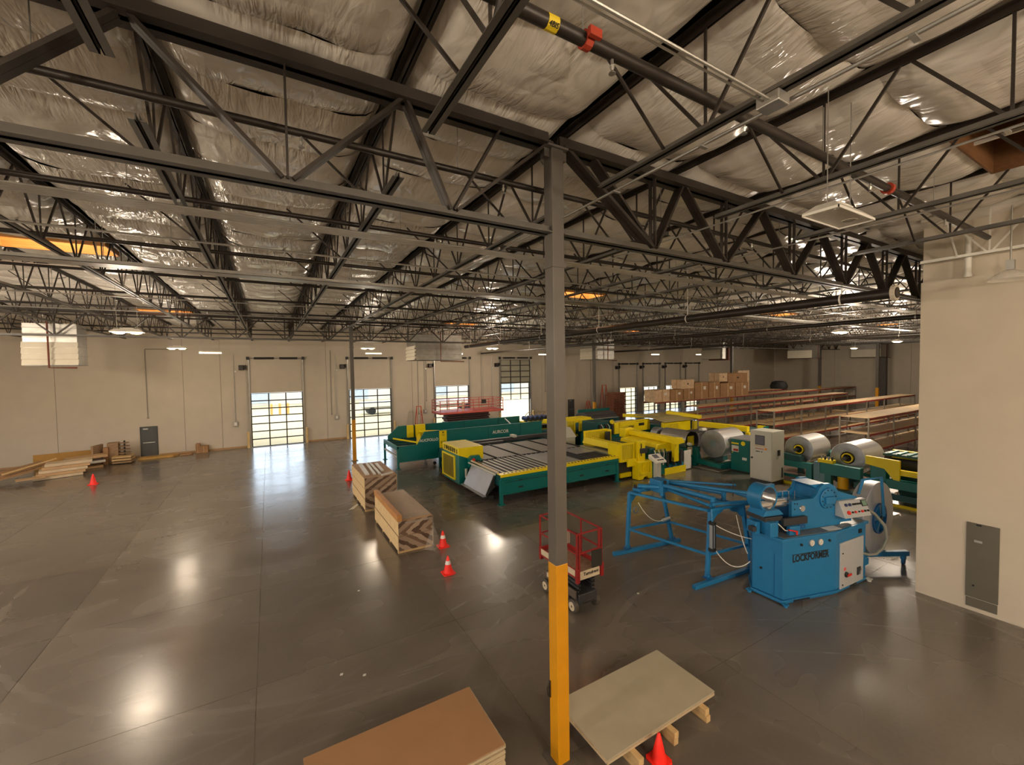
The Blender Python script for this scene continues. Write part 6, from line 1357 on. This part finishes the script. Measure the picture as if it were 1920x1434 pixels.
for i in range(4): slab('flat_carton', (-13.6+.15*i, 33.2+.25*i), (-11.9+.12*i, 34.2+.3*i), 1.1, .05, .12+.1*i, M_CARD if i % 2 else M_WOODG, ['bottom', 'second', 'third', 'tilted top'][i]+' loose sheet at the left edge of the picture', 'cardboard', 'cardboard pile', .35)
slab('carton_flap', (-11.9, 32.6), (-10.9, 33.0), .55, .04, .25, M_CARD2, 'small pale carton flap in front of the pile', 'cardboard', 'cardboard pile')
slab('plank', (-12.6, 33.2), (-10.9, 34.5), .12, .06, .55, M_WOOD, 'thin plank leaning across the cardboard pile', 'plank', 'cardboard pile', .45)
t = thing('scrap_rack', 'small brown carton and stacked spools right of the cardboard pile', 'scrap', (-8.6, 37, 0))
part('carton', MB().box(-9.3, -8.75, 36.9, 37.4, 0, 1.35), M_WOODG, t); part('carton', MB().box(-9.45, -9.2, 36.7, 37.0, 0, 1.1), M_CARD, t); part('spindle', MB().tube((-8.45, 37, .5), (-8.45, 37, 1.45), .05, 8), M_STEEL, t)
for i in range(4): part('spool_flange', MB().tube((-8.45, 37, .62+i*.22), (-8.45, 37, .66+i*.22), .33-.03*i, 14), M_WOODG, t)
for i in range(3): part('pallet', MB().box(-8.95, -8.0, 36.3, 37.3, .05+.17*i, .16+.17*i), M_WOOD if i else M_WOODG, t)
single('cardboard_sheet', MB().prism([(-7.85, 37.2), (-6.0, 37.35), (-5.7, 37.7), (-6.3, 38.0), (-7.8, 37.9)], 'z', 0, .12), mat('ochre_carton', (186, 146, 80), .85, var=.1), 'flattened ochre carton lying in front of the grey side door', 'cardboard')
single('cardboard_sheet', MB().prism([(-5.62, 37.5), (-5.0, 37.6), (-4.9, 37.8), (-5.6, 37.9)], 'z', 0, .1), M_CARD, 'brown carton scrap right of the grey side door', 'cardboard')
for i, (a, b, h) in enumerate([(-4.78, -4.5, .68), (-4.52, -4.02, .5)]):
    t = thing('small_carton', ['narrow tall brown carton by the far wall', 'wider brown carton by the far wall'][i], 'box', ((a+b)/2, 38.05, 0), 'cartons by the far wall')
    part('carton', MB().box(a+.01, b-.01, 37.85, 38.3, 0, h), M_CARD, t, bev=.01); part('tape', MB().box(a+(b-a)*.4, a+(b-a)*.5, 37.845, 37.85, .02, h), M_CARD2, t)
